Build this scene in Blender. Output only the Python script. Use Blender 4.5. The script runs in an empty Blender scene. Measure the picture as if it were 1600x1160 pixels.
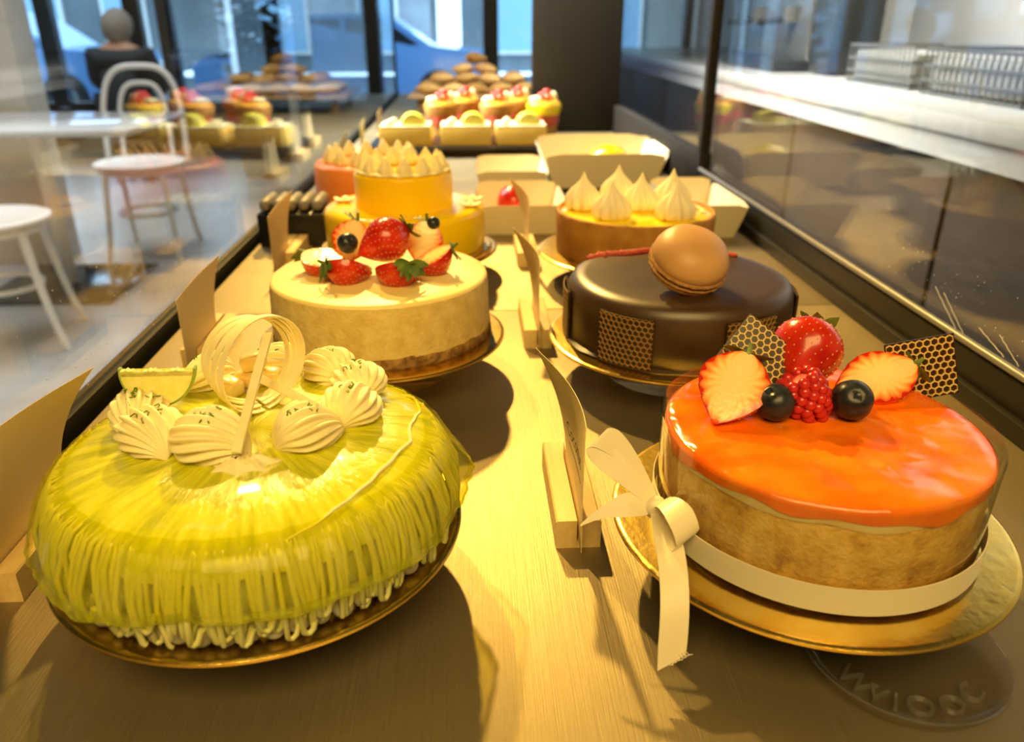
import bpy, bmesh, math, random
from mathutils import Vector, Matrix
random.seed(7)
PI = math.pi
S = 0.01          # everything below is written in centimetres; z = 0 is the display deck, the shop floor is 80 cm lower
DECK = 80.0
scn = bpy.context.scene
col = scn.collection
def srgb(r, g, b):
    f = lambda c: c/12.92 if c <= .04045 else ((c+.055)/1.055)**2.4
    return (f(r/255), f(g/255), f(b/255), 1)

# ------------------------------------------------------------------ camera
PITCH, YAW = math.atan(545/1230), math.atan(68/math.hypot(1230, 545))
cd = bpy.data.cameras.new('camera'); cam = bpy.data.objects.new('camera', cd); col.objects.link(cam)
cd.sensor_width = 36; cd.lens = 36*1230/1600; cd.clip_start = .02; cd.clip_end = 200
cam.location = (0, 0, (30+DECK)*S); cam.rotation_euler = (PI/2-PITCH, 0, -YAW)
cd.dof.use_dof = True; cd.dof.focus_distance = .475; cd.dof.aperture_fstop = 7.2
scn.camera = cam
# ------------------------------------------------------------------ daylight, ceiling spots, added fill lights, exposure
w = bpy.data.worlds.new('world'); scn.world = w; w.use_nodes = True
bgn = w.node_tree.nodes['Background']; bgn.inputs[0].default_value = (.50, .76, 1.0, 1); bgn.inputs[1].default_value = 4.2
def lamp(name, typ, loc, energy, color, **k):
    l = bpy.data.lights.new(name, typ); o = bpy.data.objects.new(name, l); col.objects.link(o)
    o.location = (loc[0]*S, loc[1]*S, (loc[2]+DECK)*S); l.energy = energy; l.color = color
    tgt = k.pop('target', None)
    for a, b in k.items(): setattr(l, a, b)
    if tgt is not None:
        d = Vector([(tgt[i]-loc[i]) for i in range(3)]); o.rotation_euler = d.to_track_quat('-Z', 'Y').to_euler()
    return o
WARM = (1.0, .64, .17)
lamp('ceiling_spot_main', 'SPOT', (-33, 349, 214), 700, WARM, target=(2, 48, 0), spot_size=math.radians(25), spot_blend=.75, shadow_soft_size=.05)
lamp('ceiling_spot_second', 'SPOT', (-89, 265, 214), 250, WARM, target=(2, 82, 0), spot_size=math.radians(38), spot_blend=.7, shadow_soft_size=.04)
lamp('front_fill', 'AREA', (0, -95, 165), 52, (1.0, .68, .22), target=(2, 70, 4), shape='RECTANGLE', size=1.6, size_y=1.0)  # added fill from behind the camera to brighten the cake fronts
lamp('cafe_fill', 'AREA', (-250, 380, 215), 95, (.95, .97, 1.0), target=(-250, 380, 0), shape='RECTANGLE', size=3.5, size_y=5.0, spread=math.radians(75))  # added overhead fill, stands in for daylight in the cafe
lamp('wall_fill', 'AREA', (60, 230, 222), 165, (1.0, .97, .92), target=(216, 230, 60), shape='RECTANGLE', size=.8, size_y=5.0, spread=math.radians(85))  # added fill aimed at the right wall and back counter
vs = scn.view_settings
scn.display_settings.display_device = 'sRGB'
vs.view_transform = 'Standard'; vs.look = 'None'; vs.gamma = 1; vs.use_curve_mapping = False; vs.exposure = 0.0
scn.cycles.max_bounces = 10; scn.cycles.transparent_max_bounces = 16; scn.cycles.use_denoising = True
scn.cycles.caustics_reflective = False; scn.cycles.caustics_refractive = False; scn.cycles.sample_clamp_indirect = 6

# ------------------------------------------------------------------ materials
class NT:
    def __init__(s, name):
        s.m = bpy.data.materials.new(name); s.m.use_nodes = True; s.t = s.m.node_tree; s.n = s.t.nodes; s.n.clear()
        s.out = s.n.new('ShaderNodeOutputMaterial')
    def add(s, typ, **k):
        n = s.n.new('ShaderNode'+typ)
        for a, b in k.items(): setattr(n, a, b)
        return n
    def l(s, a, b): s.t.links.new(a, b)
    def coord(s, sc=(1, 1, 1)):
        tc = s.add('TexCoord'); mp = s.add('Mapping'); mp.inputs['Scale'].default_value = sc
        s.l(tc.outputs['Object'], mp.inputs['Vector']); return mp.outputs[0]
    def polar(s, ka, kr, kz):
        tc = s.add('TexCoord'); sp = s.add('SeparateXYZ'); s.l(tc.outputs['Object'], sp.inputs[0])
        at = s.add('Math', operation='ARCTAN2'); s.l(sp.outputs[1], at.inputs[0]); s.l(sp.outputs[0], at.inputs[1])
        ln = s.add('VectorMath', operation='LENGTH'); cx = s.add('CombineXYZ'); s.l(sp.outputs[0], cx.inputs[0]); s.l(sp.outputs[1], cx.inputs[1]); s.l(cx.outputs[0], ln.inputs[0])
        c2 = s.add('CombineXYZ'); outs = (at.outputs[0], ln.outputs['Value'], sp.outputs[2])
        for i, k in enumerate((ka, kr, kz)):
            mu = s.add('Math', operation='MULTIPLY'); mu.inputs[1].default_value = k; s.l(outs[i], mu.inputs[0]); s.l(mu.outputs[0], c2.inputs[i])
        return c2.outputs[0]
    def noise(s, vec, scale=1, detail=4, rough=.55):
        n = s.add('TexNoise'); n.inputs['Scale'].default_value = scale; n.inputs['Detail'].default_value = detail; n.inputs['Roughness'].default_value = rough
        s.l(vec, n.inputs['Vector']); return n.outputs[0]
    def ramp(s, fac, stops):
        r = s.add('ValToRGB'); e = r.color_ramp.elements
        while len(e) > 1: e.remove(e[-1])
        e[0].position, e[0].color = stops[0]
        for p, c in stops[1:]:
            x = e.new(p); x.color = c
        s.l(fac, r.inputs[0]); return r.outputs[0]
    def bsdf(s, c=None, rough=.5, metal=0, coat=0, sss=0, sr=(.01, .006, .003), spec=.5, aniso=0, ior=1.45):
        b = s.add('BsdfPrincipled')
        if c is not None:
            if isinstance(c, tuple): b.inputs['Base Color'].default_value = c
            else: s.l(c, b.inputs['Base Color'])
        b.inputs['Roughness'].default_value = rough; b.inputs['Metallic'].default_value = metal
        b.inputs['Coat Weight'].default_value = coat; b.inputs['Coat Roughness'].default_value = .06
        b.inputs['Specular IOR Level'].default_value = spec; b.inputs['IOR'].default_value = ior
        if sss:
            b.inputs['Subsurface Weight'].default_value = sss; b.inputs['Subsurface Radius'].default_value = sr; b.inputs['Subsurface Scale'].default_value = 1.0
        if aniso: b.inputs['Anisotropic'].default_value = aniso
        return b
    def bump(s, b, h, strength=.3, dist=.001):
        n = s.add('Bump'); n.inputs['Strength'].default_value = strength; n.inputs['Distance'].default_value = dist
        s.l(h, n.inputs['Height']); s.l(n.outputs[0], b.inputs['Normal']); return n
    def fin(s, b):
        s.l(b.outputs[0], s.out.inputs[0]); return s.m
def mat(name, c1, c2=None, nscale=60, rough=.5, bump=None, stops=(.35, .65), vec=None, **k):
    t = NT(name); v = t.coord() if vec is None else t.coord(vec)
    c = c1
    if c2 is not None: c = t.ramp(t.noise(v, nscale), [(stops[0], c1), (stops[1], c2)])
    b = t.bsdf(c, rough, **k)
    if bump: t.bump(b, t.noise(v, bump[0], 5), bump[1], bump[2])
    return t.fin(b)
def clear(name, tint=(1, 1, 1, 1), rough=.0, ior=1.5, body=0, bodycol=None, gain=1.0):
    t = NT(name); tr = t.add('BsdfTransparent'); tr.inputs[0].default_value = tint
    gl = t.add('BsdfGlossy'); gl.inputs['Roughness'].default_value = rough
    lw = t.add('LayerWeight'); lw.inputs['Blend'].default_value = .5; f0 = ((ior-1)/(ior+1))**2
    pw = t.add('Math', operation='POWER'); pw.inputs[1].default_value = 5; t.l(lw.outputs['Facing'], pw.inputs[0])
    ma_ = t.add('Math', operation='MULTIPLY_ADD'); ma_.inputs[1].default_value = 1-f0; ma_.inputs[2].default_value = f0; t.l(pw.outputs[0], ma_.inputs[0])
    mx = t.add('MixShader'); fac = ma_.outputs[0]
    if gain != 1:
        mu = t.add('Math', operation='MULTIPLY'); mu.use_clamp = True; mu.inputs[1].default_value = gain; t.l(fac, mu.inputs[0]); fac = mu.outputs[0]
    t.l(fac, mx.inputs[0]); t.l(tr.outputs[0], mx.inputs[1]); t.l(gl.outputs[0], mx.inputs[2])
    o = mx
    if body:
        d = t.bsdf(bodycol, .25); m2 = t.add('MixShader'); m2.inputs[0].default_value = body
        t.l(mx.outputs[0], m2.inputs[1]); t.l(d.outputs[0], m2.inputs[2]); o = m2
    return t.fin(o)
M = {}
def steel():
    t = NT('brushed_steel'); n1 = t.noise(t.coord((900, 14, 14)), 1, 6, .7); n2 = t.noise(t.coord((9, 5, 5)), 1, 3)
    b = t.bsdf(t.ramp(n2, [(.3, (.35, .28, .155, 1)), (.7, (.42, .34, .195, 1))]), .5, metal=.95)
    rr = t.add('MapRange'); rr.inputs[3].default_value = .46; rr.inputs[4].default_value = .62; t.l(n1, rr.inputs[0]); t.l(rr.outputs[0], b.inputs['Roughness'])
    t.bump(b, n1, .6, .0004); return t.fin(b)
M['steel'] = steel()
M['gold'] = mat('gold_card', (.90, .58, .09, 1), (.98, .72, .20, 1), 40, .24, bump=(120, .35, .0008), metal=1)
M['gold_dull'] = mat('gold_card_edge', srgb(150, 130, 90), rough=.55)
M['dark_trim'] = mat('dark_bronze_trim', (.016, .013, .009, 1), rough=.55, bump=(60, .05, .0005), spec=.25)
M['gasket'] = mat('black_gasket', (.008, .008, .008, 1), rough=.6)
M['lip'] = mat('grey_seal_lip', (.20, .19, .17, 1), rough=.35, bump=(300, .3, .0005))
M['panel'] = mat('dark_end_panel', (.014, .011, .007, 1), (.020, .016, .009, 1), 4, .6, spec=.2)
M['glass'] = clear('case_glass', (.97, .985, .98, 1))
M['clear'] = clear('clear_plastic', (.90, .90, .89, 1), .03, 1.5)
M['emboss'] = clear('embossed_plastic', (.9, .9, .89, 1), .08, 1.8, body=.05, bodycol=(.8, .8, .76, 1))  # whitish body mixed in as painted glint on letters and rim
M['acetate'] = clear('acetate_film', (.985, .985, .98, 1), .03, 1.45)
M['glaze_green'] = None
def radial(name, stops, ka, kr, kz, rough, bst, bdist, **k):
    t = NT(name); n = t.noise(t.polar(ka, kr, kz), 1, 5, .6); b = t.bsdf(t.ramp(n, stops), rough, **k)
    t.bump(b, n, bst, bdist); return t, b
t, b = radial('lime_glaze', [(.30, (.44, .46, .008, 1)), (.50, (.66, .65, .015, 1)), (.72, (.84, .80, .07, 1))], 14, 30, 30, .20, .7, .003, coat=.4)
M['glaze_green'] = t.fin(b)
def film():
    t = NT('lime_jelly_film'); n = t.noise(t.polar(16, 20, 40), 1, 4, .6)
    b = t.bsdf(t.ramp(n, [(.3, (.46, .46, .02, 1)), (.7, (.74, .72, .14, 1))]), .10, coat=.5); t.bump(b, n, .4, .003)
    tr = t.add('BsdfTransparent'); tr.inputs[0].default_value = (.90, .90, .30, 1)
    mx = t.add('MixShader'); mr = t.add('MapRange'); mr.inputs[1].default_value = .3; mr.inputs[2].default_value = .75; mr.inputs[3].default_value = .16; mr.inputs[4].default_value = .46
    t.l(n, mr.inputs[0])
    tc = t.add('TexCoord'); vm = t.add('VectorMath', operation='MULTIPLY'); vm.inputs[1].default_value = (1, 1, 0); t.l(tc.outputs['Object'], vm.inputs[0])
    ln = t.add('VectorMath', operation='LENGTH'); t.l(vm.outputs[0], ln.inputs[0]); fd = t.add('MapRange'); fd.inputs[1].default_value = .092; fd.inputs[2].default_value = .108; t.l(ln.outputs['Value'], fd.inputs[0])
    mm = t.add('Math', operation='MULTIPLY'); t.l(mr.outputs[0], mm.inputs[0]); t.l(fd.outputs[0], mm.inputs[1]); t.l(mm.outputs[0], mx.inputs[0]); t.l(tr.outputs[0], mx.inputs[1]); t.l(b.outputs[0], mx.inputs[2]); return t.fin(mx)
M['film'] = film()
M['strand'] = mat('piped_cream_strand', (.88, .80, .34, 1), (.80, .76, .26, 1), 30, .45, sss=.2)
M['cream'] = mat('piped_cream', (.90, .79, .43, 1), rough=.5, bump=(500, .12, .0006), sss=.15)
M['pearl'] = mat('cream_pearl', (.86, .76, .52, 1), rough=.4, sss=.2)
M['zest'] = mat('lime_zest', (.07, .13, .008, 1), (.20, .30, .02, 1), 400, .5)
M['white_choc'] = mat('white_chocolate', (.93, .83, .48, 1), (.88, .74, .36, 1), 90, .35, sss=.15)
M['mango'] = mat('pale_fruit', (.95, .66, .18, 1), (.96, .78, .36, 1), 120, .3, sss=.25, coat=.3)
M['lime_flesh'] = mat('lime_flesh', (.72, .70, .16, 1), (.86, .78, .28, 1), 160, .35, bump=(300, .2, .001), sss=.2)
M['lime_rind'] = mat('lime_rind', (.22, .34, .03, 1), (.34, .46, .07, 1), 80, .35)
def sponge():
    t = NT('golden_sponge'); v = t.coord(); n = t.noise(v, 55, 6, .65); f = t.noise(v, 420, 4)
    b = t.bsdf(t.ramp(n, [(.32, (.42, .20, .03, 1)), (.5, (.76, .45, .08, 1)), (.68, (.90, .63, .17, 1))]), .75); t.bump(b, f, .5, .0015); return t.fin(b)
M['sponge'] = sponge()
def oglaze():
    t = NT('orange_glaze'); v = t.coord(); n = t.noise(v, 32, 3); n2 = t.noise(v, 24, 2, .4)
    b = t.bsdf(t.ramp(n, [(.3, (.90, .12, .002, 1)), (.7, (.97, .25, .008, 1))]), .10, coat=.3, sss=0); t.bump(b, n2, 1.0, .010); return t.fin(b)
M['glaze_orange'] = oglaze()
M['mousse'] = mat('pale_mousse', (.86, .68, .30, 1), (.80, .56, .18, 1), 60, .5)
def satin():
    t = NT('satin_ribbon'); n = t.noise(t.coord((60, 60, 900)), 1, 3); b = t.bsdf((.84, .74, .50, 1), .36, aniso=.4); b.inputs['Sheen Weight'].default_value = .3; t.bump(b, n, .15, .0003); return t.fin(b)
M['satin'] = satin()
M['cheese'] = mat('cheesecake_cream', (.94, .77, .31, 1), (.90, .70, .24, 1), 22, .40, bump=(35, .12, .002), sss=.2)
M['cheese_side'] = mat('cheesecake_side', (.86, .66, .24, 1), (.74, .52, .15, 1), 90, .6, bump=(260, .55, .0015), sss=.1)
M['crust'] = mat('biscuit_crust', (.20, .09, .02, 1), (.52, .30, .09, 1), 160, .75, bump=(300, .6, .0015))
M['choc_glaze'] = mat('chocolate_mirror_glaze', (.040, .018, .006, 1), (.055, .026, .009, 1), 12, .38, bump=(30, .10, .002), coat=.0, spec=.8)
M['choc_dark'] = mat('dark_chocolate', (.045, .024, .009, 1), rough=.25)
M['lit_choc_lat'] = mat('lit_chocolate_lattice', (.30, .17, .06, 1), rough=.4)  # plaque ridges coloured lighter than the cells, painted as catching light
M['lit_bronze_lat'] = mat('lit_bronze_lattice', (.74, .52, .18, 1), rough=.35)  # shard ridges in pale bronze, the light they catch painted in
M['raspberry_line'] = mat('raspberry_crumb', (.42, .04, .03, 1), (.60, .10, .07, 1), 300, .6, bump=(400, .6, .002))
M['macaron'] = mat('macaron_shell', (.52, .28, .11, 1), (.62, .36, .15, 1), 14, .45, bump=(260, .06, .0005))
M['macaron_foot'] = mat('macaron_foot', (.50, .27, .10, 1), (.34, .16, .05, 1), 240, .75, bump=(420, .9, .002))
M['ganache'] = mat('ganache', (.10, .045, .015, 1), rough=.5)
def berry(name, c1, c2, coat=.35):
    t = NT(name); v = t.coord(); n = t.noise(v, 70, 3); b = t.bsdf(t.ramp(n, [(.3, c1), (.7, c2)]), .24, coat=coat, sss=.12, sr=(.008, .002, .001)); return t.fin(b)
M['straw'] = berry('strawberry_skin', (.44, .008, .004, 1), (.62, .032, .008, 1))
M['straw_o'] = berry('strawberry_skin_pale', (.72, .05, .010, 1), (.86, .14, .02, 1))
M['seed'] = mat('strawberry_seed', (.66, .34, .08, 1), rough=.4)
def cutface():
    t = NT('strawberry_cut'); at = t.add('Attribute'); at.attribute_name = 'edge'; v = t.coord(); n = t.noise(v, 240, 4)
    a2 = t.add('Attribute'); a2.attribute_name = 'ang'; w2 = t.add('Math', operation='SINE'); t.l(a2.outputs['Fac'], w2.inputs[0])
    m1 = t.add('Math', operation='MULTIPLY_ADD'); m1.inputs[1].default_value = .10; t.l(w2.outputs[0], m1.inputs[0]); t.l(at.outputs['Fac'], m1.inputs[2])
    m2 = t.add('Math', operation='MULTIPLY_ADD'); m2.inputs[1].default_value = .22; t.l(n, m2.inputs[0]); t.l(m1.outputs[0], m2.inputs[2])
    c = t.ramp(m2.outputs[0], [(.15, (.93, .74, .34, 1)), (.50, (.95, .66, .24, 1)), (.78, (.93, .36, .08, 1)), (1.0, (.80, .09, .015, 1)), (1.1, (.6, .02, .006, 1))])
    b = t.bsdf(c, .16, coat=.4, sss=.2, sr=(.01, .003, .001)); t.bump(b, n, .25, .002); return t.fin(b)
M['straw_cut'] = cutface()
M['leaf'] = mat('calyx_leaf', (.05, .10, .008, 1), (.16, .22, .03, 1), 120, .5, bump=(200, .3, .001))
M['leaf_pale'] = mat('pale_calyx_leaf', (.26, .32, .08, 1), (.13, .18, .04, 1), 120, .5)
M['blueberry'] = mat('blueberry_skin', (.008, .010, .014, 1), (.030, .036, .050, 1), 90, .32)
M['raspberry'] = berry('raspberry_drupelet', (.40, .012, .012, 1), (.56, .03, .025, 1), .2)
M['tart'] = mat('tart_crust', (.36, .15, .02, 1), (.50, .24, .04, 1), 40, .7, bump=(260, .5, .0012))
M['curd'] = mat('lemon_curd', (.98, .70, .006, 1), (.98, .76, .015, 1), 30, .14, coat=.5)
M['meringue'] = mat('meringue', (.92, .82, .56, 1), rough=.55, sss=.15)
M['yglaze'] = mat('yellow_mirror_glaze', (.98, .60, .002, 1), (.99, .67, .004, 1), 14, .22, spec=.35)
M['petal'] = mat('white_petal', (.93, .84, .52, 1), rough=.5)
M['paper'] = mat('white_paperboard', (.86, .75, .50, 1), rough=.6, bump=(90, .06, .0006))
M['card'] = mat('cream_card', (.80, .64, .32, 1), rough=.45)
M['ink'] = mat('grey_ink', (.05, .04, .025, 1), rough=.6)
def wood(name, a, b_):
    t = NT(name); n = t.noise(t.coord((160, 12, 160)), 1, 5, .6); b = t.bsdf(t.ramp(n, [(.3, a), (.7, b_)]), .5); t.bump(b, n, .1, .0005); return t.fin(b)
M['wood'] = wood('pale_pine', (.74, .50, .17, 1), (.86, .62, .26, 1))
M['bread'] = mat('baked_pastry', (.34, .17, .04, 1), (.60, .38, .12, 1), 30, .5, bump=(60, .4, .003))
M['roll_grey'] = mat('charcoal_roll', (.16, .14, .11, 1), (.26, .23, .18, 1), 60, .5)
M['black_tray'] = mat('black_tray', (.010, .009, .008, 1), rough=.3)
M['salmon'] = mat('salmon_glaze', (.95, .24, .03, 1), (.96, .32, .06, 1), 40, .35)
M['lemon_skin'] = mat('lemon_peel', (.85, .72, .05, 1), (.70, .70, .06, 1), 60, .35)
M['lemon_in'] = mat('lemon_flesh', (.93, .83, .22, 1), (.88, .76, .10, 1), 90, .25)
M['slab'] = mat('lemon_slab', (.88, .62, .13, 1), (.86, .58, .10, 1), 40, .5)
M['layer_brown'] = mat('biscuit_layer', (.36, .16, .03, 1), (.46, .24, .05, 1), 60, .5)
M['layer_pink'] = mat('berry_layer', (.66, .15, .08, 1), (.52, .07, .04, 1), 60, .4)
M['layer_orange'] = mat('apricot_layer', (.85, .40, .03, 1), (.90, .50, .06, 1), 60, .35)
# room
def tilefloor():
    t = NT('grey_stone_floor'); v = t.coord(); n = t.noise(v, 2.2, 6, .65); b = t.bsdf(t.ramp(n, [(.3, srgb(150, 146, 138)), (.7, srgb(186, 183, 176))]), .32); t.bump(b, t.noise(v, 40), .05, .002); return t.fin(b)
M['floor'] = tilefloor()
M['plaster'] = mat('warm_white_plaster', srgb(205, 200, 188), srgb(214, 210, 200), 3, .8)
M['greywall'] = mat('grey_plaster', srgb(196, 194, 186), srgb(210, 208, 200), 2.5, .8)
M['ceiling'] = mat('dark_ceiling', (.035, .033, .03, 1), rough=.9)
M['mullion'] = mat('dark_window_frame', srgb(52, 60, 66), rough=.4)
M['winglass'] = clear('window_glass', (.93, .97, 1, 1))
M['white_paint'] = mat('white_lacquer', srgb(236, 234, 228), rough=.25)
M['table_top'] = mat('white_table_top', srgb(225, 226, 226), rough=.12, coat=.4)
M['iron'] = mat('polished_dark_iron', (.10, .10, .10, 1), rough=.12, metal=.8)
M['street'] = mat('street_paving', srgb(140, 146, 152), srgb(165, 170, 174), 1.2, .7)
M['asphalt'] = mat('street_asphalt', srgb(70, 77, 82), srgb(86, 92, 98), 2, .8)
M['facade'] = mat('facade_render', srgb(92, 102, 108), srgb(112, 122, 128), .6, .8)
M['facade_dark'] = mat('facade_roof', srgb(50, 58, 66), rough=.6)
M['facade_glass'] = mat('facade_window', srgb(150, 190, 216), rough=.2)
M['car_paint'] = mat('blue_car_paint', srgb(104, 152, 205), rough=.2, coat=.5)
M['car_dark'] = mat('car_glass_dark', (.015, .02, .025, 1), rough=.08)
M['tyre'] = mat('tyre_rubber', (.02, .02, .02, 1), rough=.8)
M['skin'] = mat('skin', srgb(205, 160, 130), rough=.5, sss=.1)
M['hair'] = mat('grey_hair', srgb(150, 142, 130), srgb(178, 170, 158), 200, .6, bump=(300, .6, .004))
M['jacket'] = mat('dark_jacket', srgb(46, 54, 60), rough=.8)
M['trousers'] = mat('dark_trousers', srgb(36, 38, 44), rough=.8)
M['terracotta'] = mat('brown_planter', srgb(120, 96, 70), rough=.7)
M['foliage'] = mat('dark_foliage', srgb(36, 40, 28), srgb(66, 70, 48), 20, .5)
M['counter'] = mat('white_counter', srgb(192, 190, 184), rough=.2)
M['oak'] = wood('oak_front', (.24, .14, .06, 1), (.34, .21, .09, 1))
M['dark_oak'] = wood('dark_oak_front', (.045, .030, .018, 1), (.075, .05, .03, 1))
M['wire'] = mat('grey_wire', srgb(120, 122, 120), rough=.35, metal=.6)
M['liner'] = mat('grey_liner', srgb(128, 128, 122), srgb(150, 150, 144), 14, .8)
M['chrome'] = mat('machine_steel', srgb(150, 152, 150), rough=.25, metal=.8)
M['machine_dark'] = mat('machine_black', srgb(40, 42, 42), rough=.4)
M['dust'] = mat('white_dust', (.95, .93, .88, 1), rough=.5)

# ------------------------------------------------------------------ mesh builder (centimetres)
class MB:
    def __init__(s): s.v = []; s.f = []; s.m = []; s.att = {}
    def add(s, vs, fs, m=0):
        o = len(s.v); s.v += [tuple(p) for p in vs]; s.f += [tuple(i+o for i in f) for f in fs]; s.m += [m]*len(fs)
    def grid(s, fn, nu, nv, m=0, cu=False, cv=False):
        vs = [fn(i/(nu if cu else nu-1), j/(nv if cv else nv-1)) for j in range(nv) for i in range(nu)]
        fs = []
        for j in range(nv if cv else nv-1):
            for i in range(nu if cu else nu-1):
                a = j*nu+i; b = j*nu+(i+1) % nu; c = ((j+1) % nv)*nu+(i+1) % nu; d = ((j+1) % nv)*nu+i
                fs.append((a, b, c, d))
        s.add(vs, fs, m)
    def lathe(s, prof, n=48, c=(0, 0, 0), rf=None, m=0):
        o = len(s.v); rings = []
        for (r, z) in prof:
            if r <= 1e-6:
                s.v.append((c[0], c[1], c[2]+z)); rings.append([len(s.v)-1])
            else:
                ring = []
                for i in range(n):
                    a = 2*PI*i/n; rr, zz = (r, z) if rf is None else rf(a, r, z)
                    s.v.append((c[0]+rr*math.cos(a), c[1]+rr*math.sin(a), c[2]+zz)); ring.append(len(s.v)-1)
                rings.append(ring)
        for A, B_ in zip(rings, rings[1:]):
            if len(A) == 1 and len(B_) == 1: continue
            for i in range(n):
                j = (i+1) % n
                if len(A) == 1: s.f.append((A[0], B_[j], B_[i]))
                elif len(B_) == 1: s.f.append((A[i], A[j], B_[0]))
                else: s.f.append((A[i], A[j], B_[j], B_[i]))
                s.m.append(m)
    def box(s, c, d, m=0, rot=None, bev=0):
        x, y, z = d[0]/2, d[1]/2, d[2]/2
        if bev:
            bm = bmesh.new(); bmesh.ops.create_cube(bm, size=1)
            for v in bm.verts: v.co = (v.co.x*d[0], v.co.y*d[1], v.co.z*d[2])
            bmesh.ops.bevel(bm, geom=bm.edges[:], offset=bev, segments=2, affect='EDGES', profile=.5)
            bm.verts.index_update(); vs = [v.co.copy() for v in bm.verts]; fs = [[v.index for v in f.verts] for f in bm.faces]; bm.free()
        else:
            vs = [Vector(p) for p in ((-x, -y, -z), (x, -y, -z), (x, y, -z), (-x, y, -z), (-x, -y, z), (x, -y, z), (x, y, z), (-x, y, z))]
            fs = [(0, 3, 2, 1), (4, 5, 6, 7), (0, 1, 5, 4), (1, 2, 6, 5), (2, 3, 7, 6), (3, 0, 4, 7)]
        if rot is not None: vs = [rot @ v for v in vs]
        s.add([(v[0]+c[0], v[1]+c[1], v[2]+c[2]) for v in vs], fs, m)
    def tube(s, pts, r, n=8, closed=False, cap=True, m=0):
        P = [Vector(p) for p in pts]; k = len(P); R = r if hasattr(r, '__len__') else [r]*k
        T = []
        for i in range(k):
            a = P[(i-1) % k] if (closed or i > 0) else P[i]; b = P[(i+1) % k] if (closed or i < k-1) else P[i]
            d = (b-a); T.append(d.normalized() if d.length > 1e-9 else Vector((0, 0, 1)))
        up = Vector((0, 0, 1)) if abs(T[0].z) < .9 else Vector((1, 0, 0))
        N = (up-T[0]*up.dot(T[0])).normalized(); o = len(s.v)
        for i in range(k):
            N = N-T[i]*N.dot(T[i]); N = N.normalized() if N.length > 1e-6 else Vector((1, 0, 0)); Bn = T[i].cross(N)
            for j in range(n):
                a = 2*PI*j/n; s.v.append(tuple(P[i]+(N*math.cos(a)+Bn*math.sin(a))*R[i]))
        for i in range(k if closed else k-1):
            for j in range(n):
                a = o+i*n+j; b = o+i*n+(j+1) % n; c = o+((i+1) % k)*n+(j+1) % n; d = o+((i+1) % k)*n+j
                s.f.append((a, b, c, d)); s.m.append(m)
        if cap and not closed:
            s.f.append(tuple(o+j for j in range(n))[::-1]); s.m.append(m); s.f.append(tuple(o+(k-1)*n+j for j in range(n))); s.m.append(m)
    def ball(s, c, r, nu=12, nv=8, m=0, rot=None):
        R = r if hasattr(r, '__len__') else (r, r, r)
        def pt(x, y, z):
            v = Vector((x*R[0], y*R[1], z*R[2]));  v = rot @ v if rot is not None else v
            return (v[0]+c[0], v[1]+c[1], v[2]+c[2])
        vs = [pt(0, 0, -1)]
        for j in range(1, nv):
            t = PI*j/nv
            for i in range(nu):
                a = 2*PI*i/nu; vs.append(pt(math.sin(t)*math.cos(a), math.sin(t)*math.sin(a), -math.cos(t)))
        vs.append(pt(0, 0, 1)); L = len(vs)-1; fs = []
        for i in range(nu):
            fs.append((0, 1+(i+1) % nu, 1+i)); fs.append((L, L-nu+i, L-nu+(i+1) % nu))
            for j in range(nv-2):
                a = 1+j*nu+i; b = 1+j*nu+(i+1) % nu; fs.append((a, b, b+nu, a+nu))
        s.add(vs, fs, m)
    def strip(s, pts, wd, width, th=.04, m=0):
        """flat band along pts; wd = width direction(s), width = number or list"""
        P = [Vector(p) for p in pts]; k = len(P)
        W_ = [Vector(wd).normalized()]*k if not isinstance(wd, list) else [Vector(q).normalized() for q in wd]
        wl = width if hasattr(width, '__len__') else [width]*k; o = len(s.v)
        for i in range(k):
            T = (P[min(i+1, k-1)]-P[max(i-1, 0)]); T = T.normalized() if T.length > 1e-9 else Vector((0, 0, 1))
            n = T.cross(W_[i]); n = n.normalized() if n.length > 1e-6 else Vector((0, 0, 1)); h = W_[i]*wl[i]/2; q = n*th/2
            s.v += [tuple(P[i]-h-q), tuple(P[i]+h-q), tuple(P[i]+h+q), tuple(P[i]-h+q)]
        for i in range(k-1):
            for j in range(4):
                a = o+i*4+j; b = o+i*4+(j+1) % 4; s.f.append((a, b, b+4, a+4)); s.m.append(m)
        s.f += [(o+3, o+2, o+1, o), tuple(o+(k-1)*4+j for j in range(4))]; s.m += [m, m]
    def map(s, fn): s.v = [tuple(fn(Vector(p))) for p in s.v]; return s
    def mesh(s, name, mats, org=(0, 0, 0), sharp=40, smooth=True):
        me = bpy.data.meshes.new(name)
        me.from_pydata([((p[0]-org[0])*S, (p[1]-org[1])*S, (p[2]-org[2])*S) for p in s.v], [], s.f)
        for m in (mats if isinstance(mats, (list, tuple)) else [mats]): me.materials.append(M[m] if isinstance(m, str) else m)
        me.polygons.foreach_set('material_index', s.m)
        for k, vals in s.att.items():
            a = me.attributes.new(k, 'FLOAT', 'POINT'); a.data.foreach_set('value', vals)
        me.validate(); me.update()
        bm = bmesh.new(); bm.from_mesh(me); bmesh.ops.recalc_face_normals(bm, faces=bm.faces[:]); bm.to_mesh(me); bm.free()
        if smooth:
            me.polygons.foreach_set('use_smooth', [True]*len(me.polygons)); me.set_sharp_from_angle(angle=math.radians(sharp))
        return me
ORG = {}
def W(p): return (p[0]*S, p[1]*S, (p[2]+DECK)*S)
def tag(o, label, cat, group=None, kind=None):
    if label: o['label'] = label
    if cat: o['category'] = cat
    if group: o['group'] = group
    if kind: o['kind'] = kind
    return o
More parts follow.
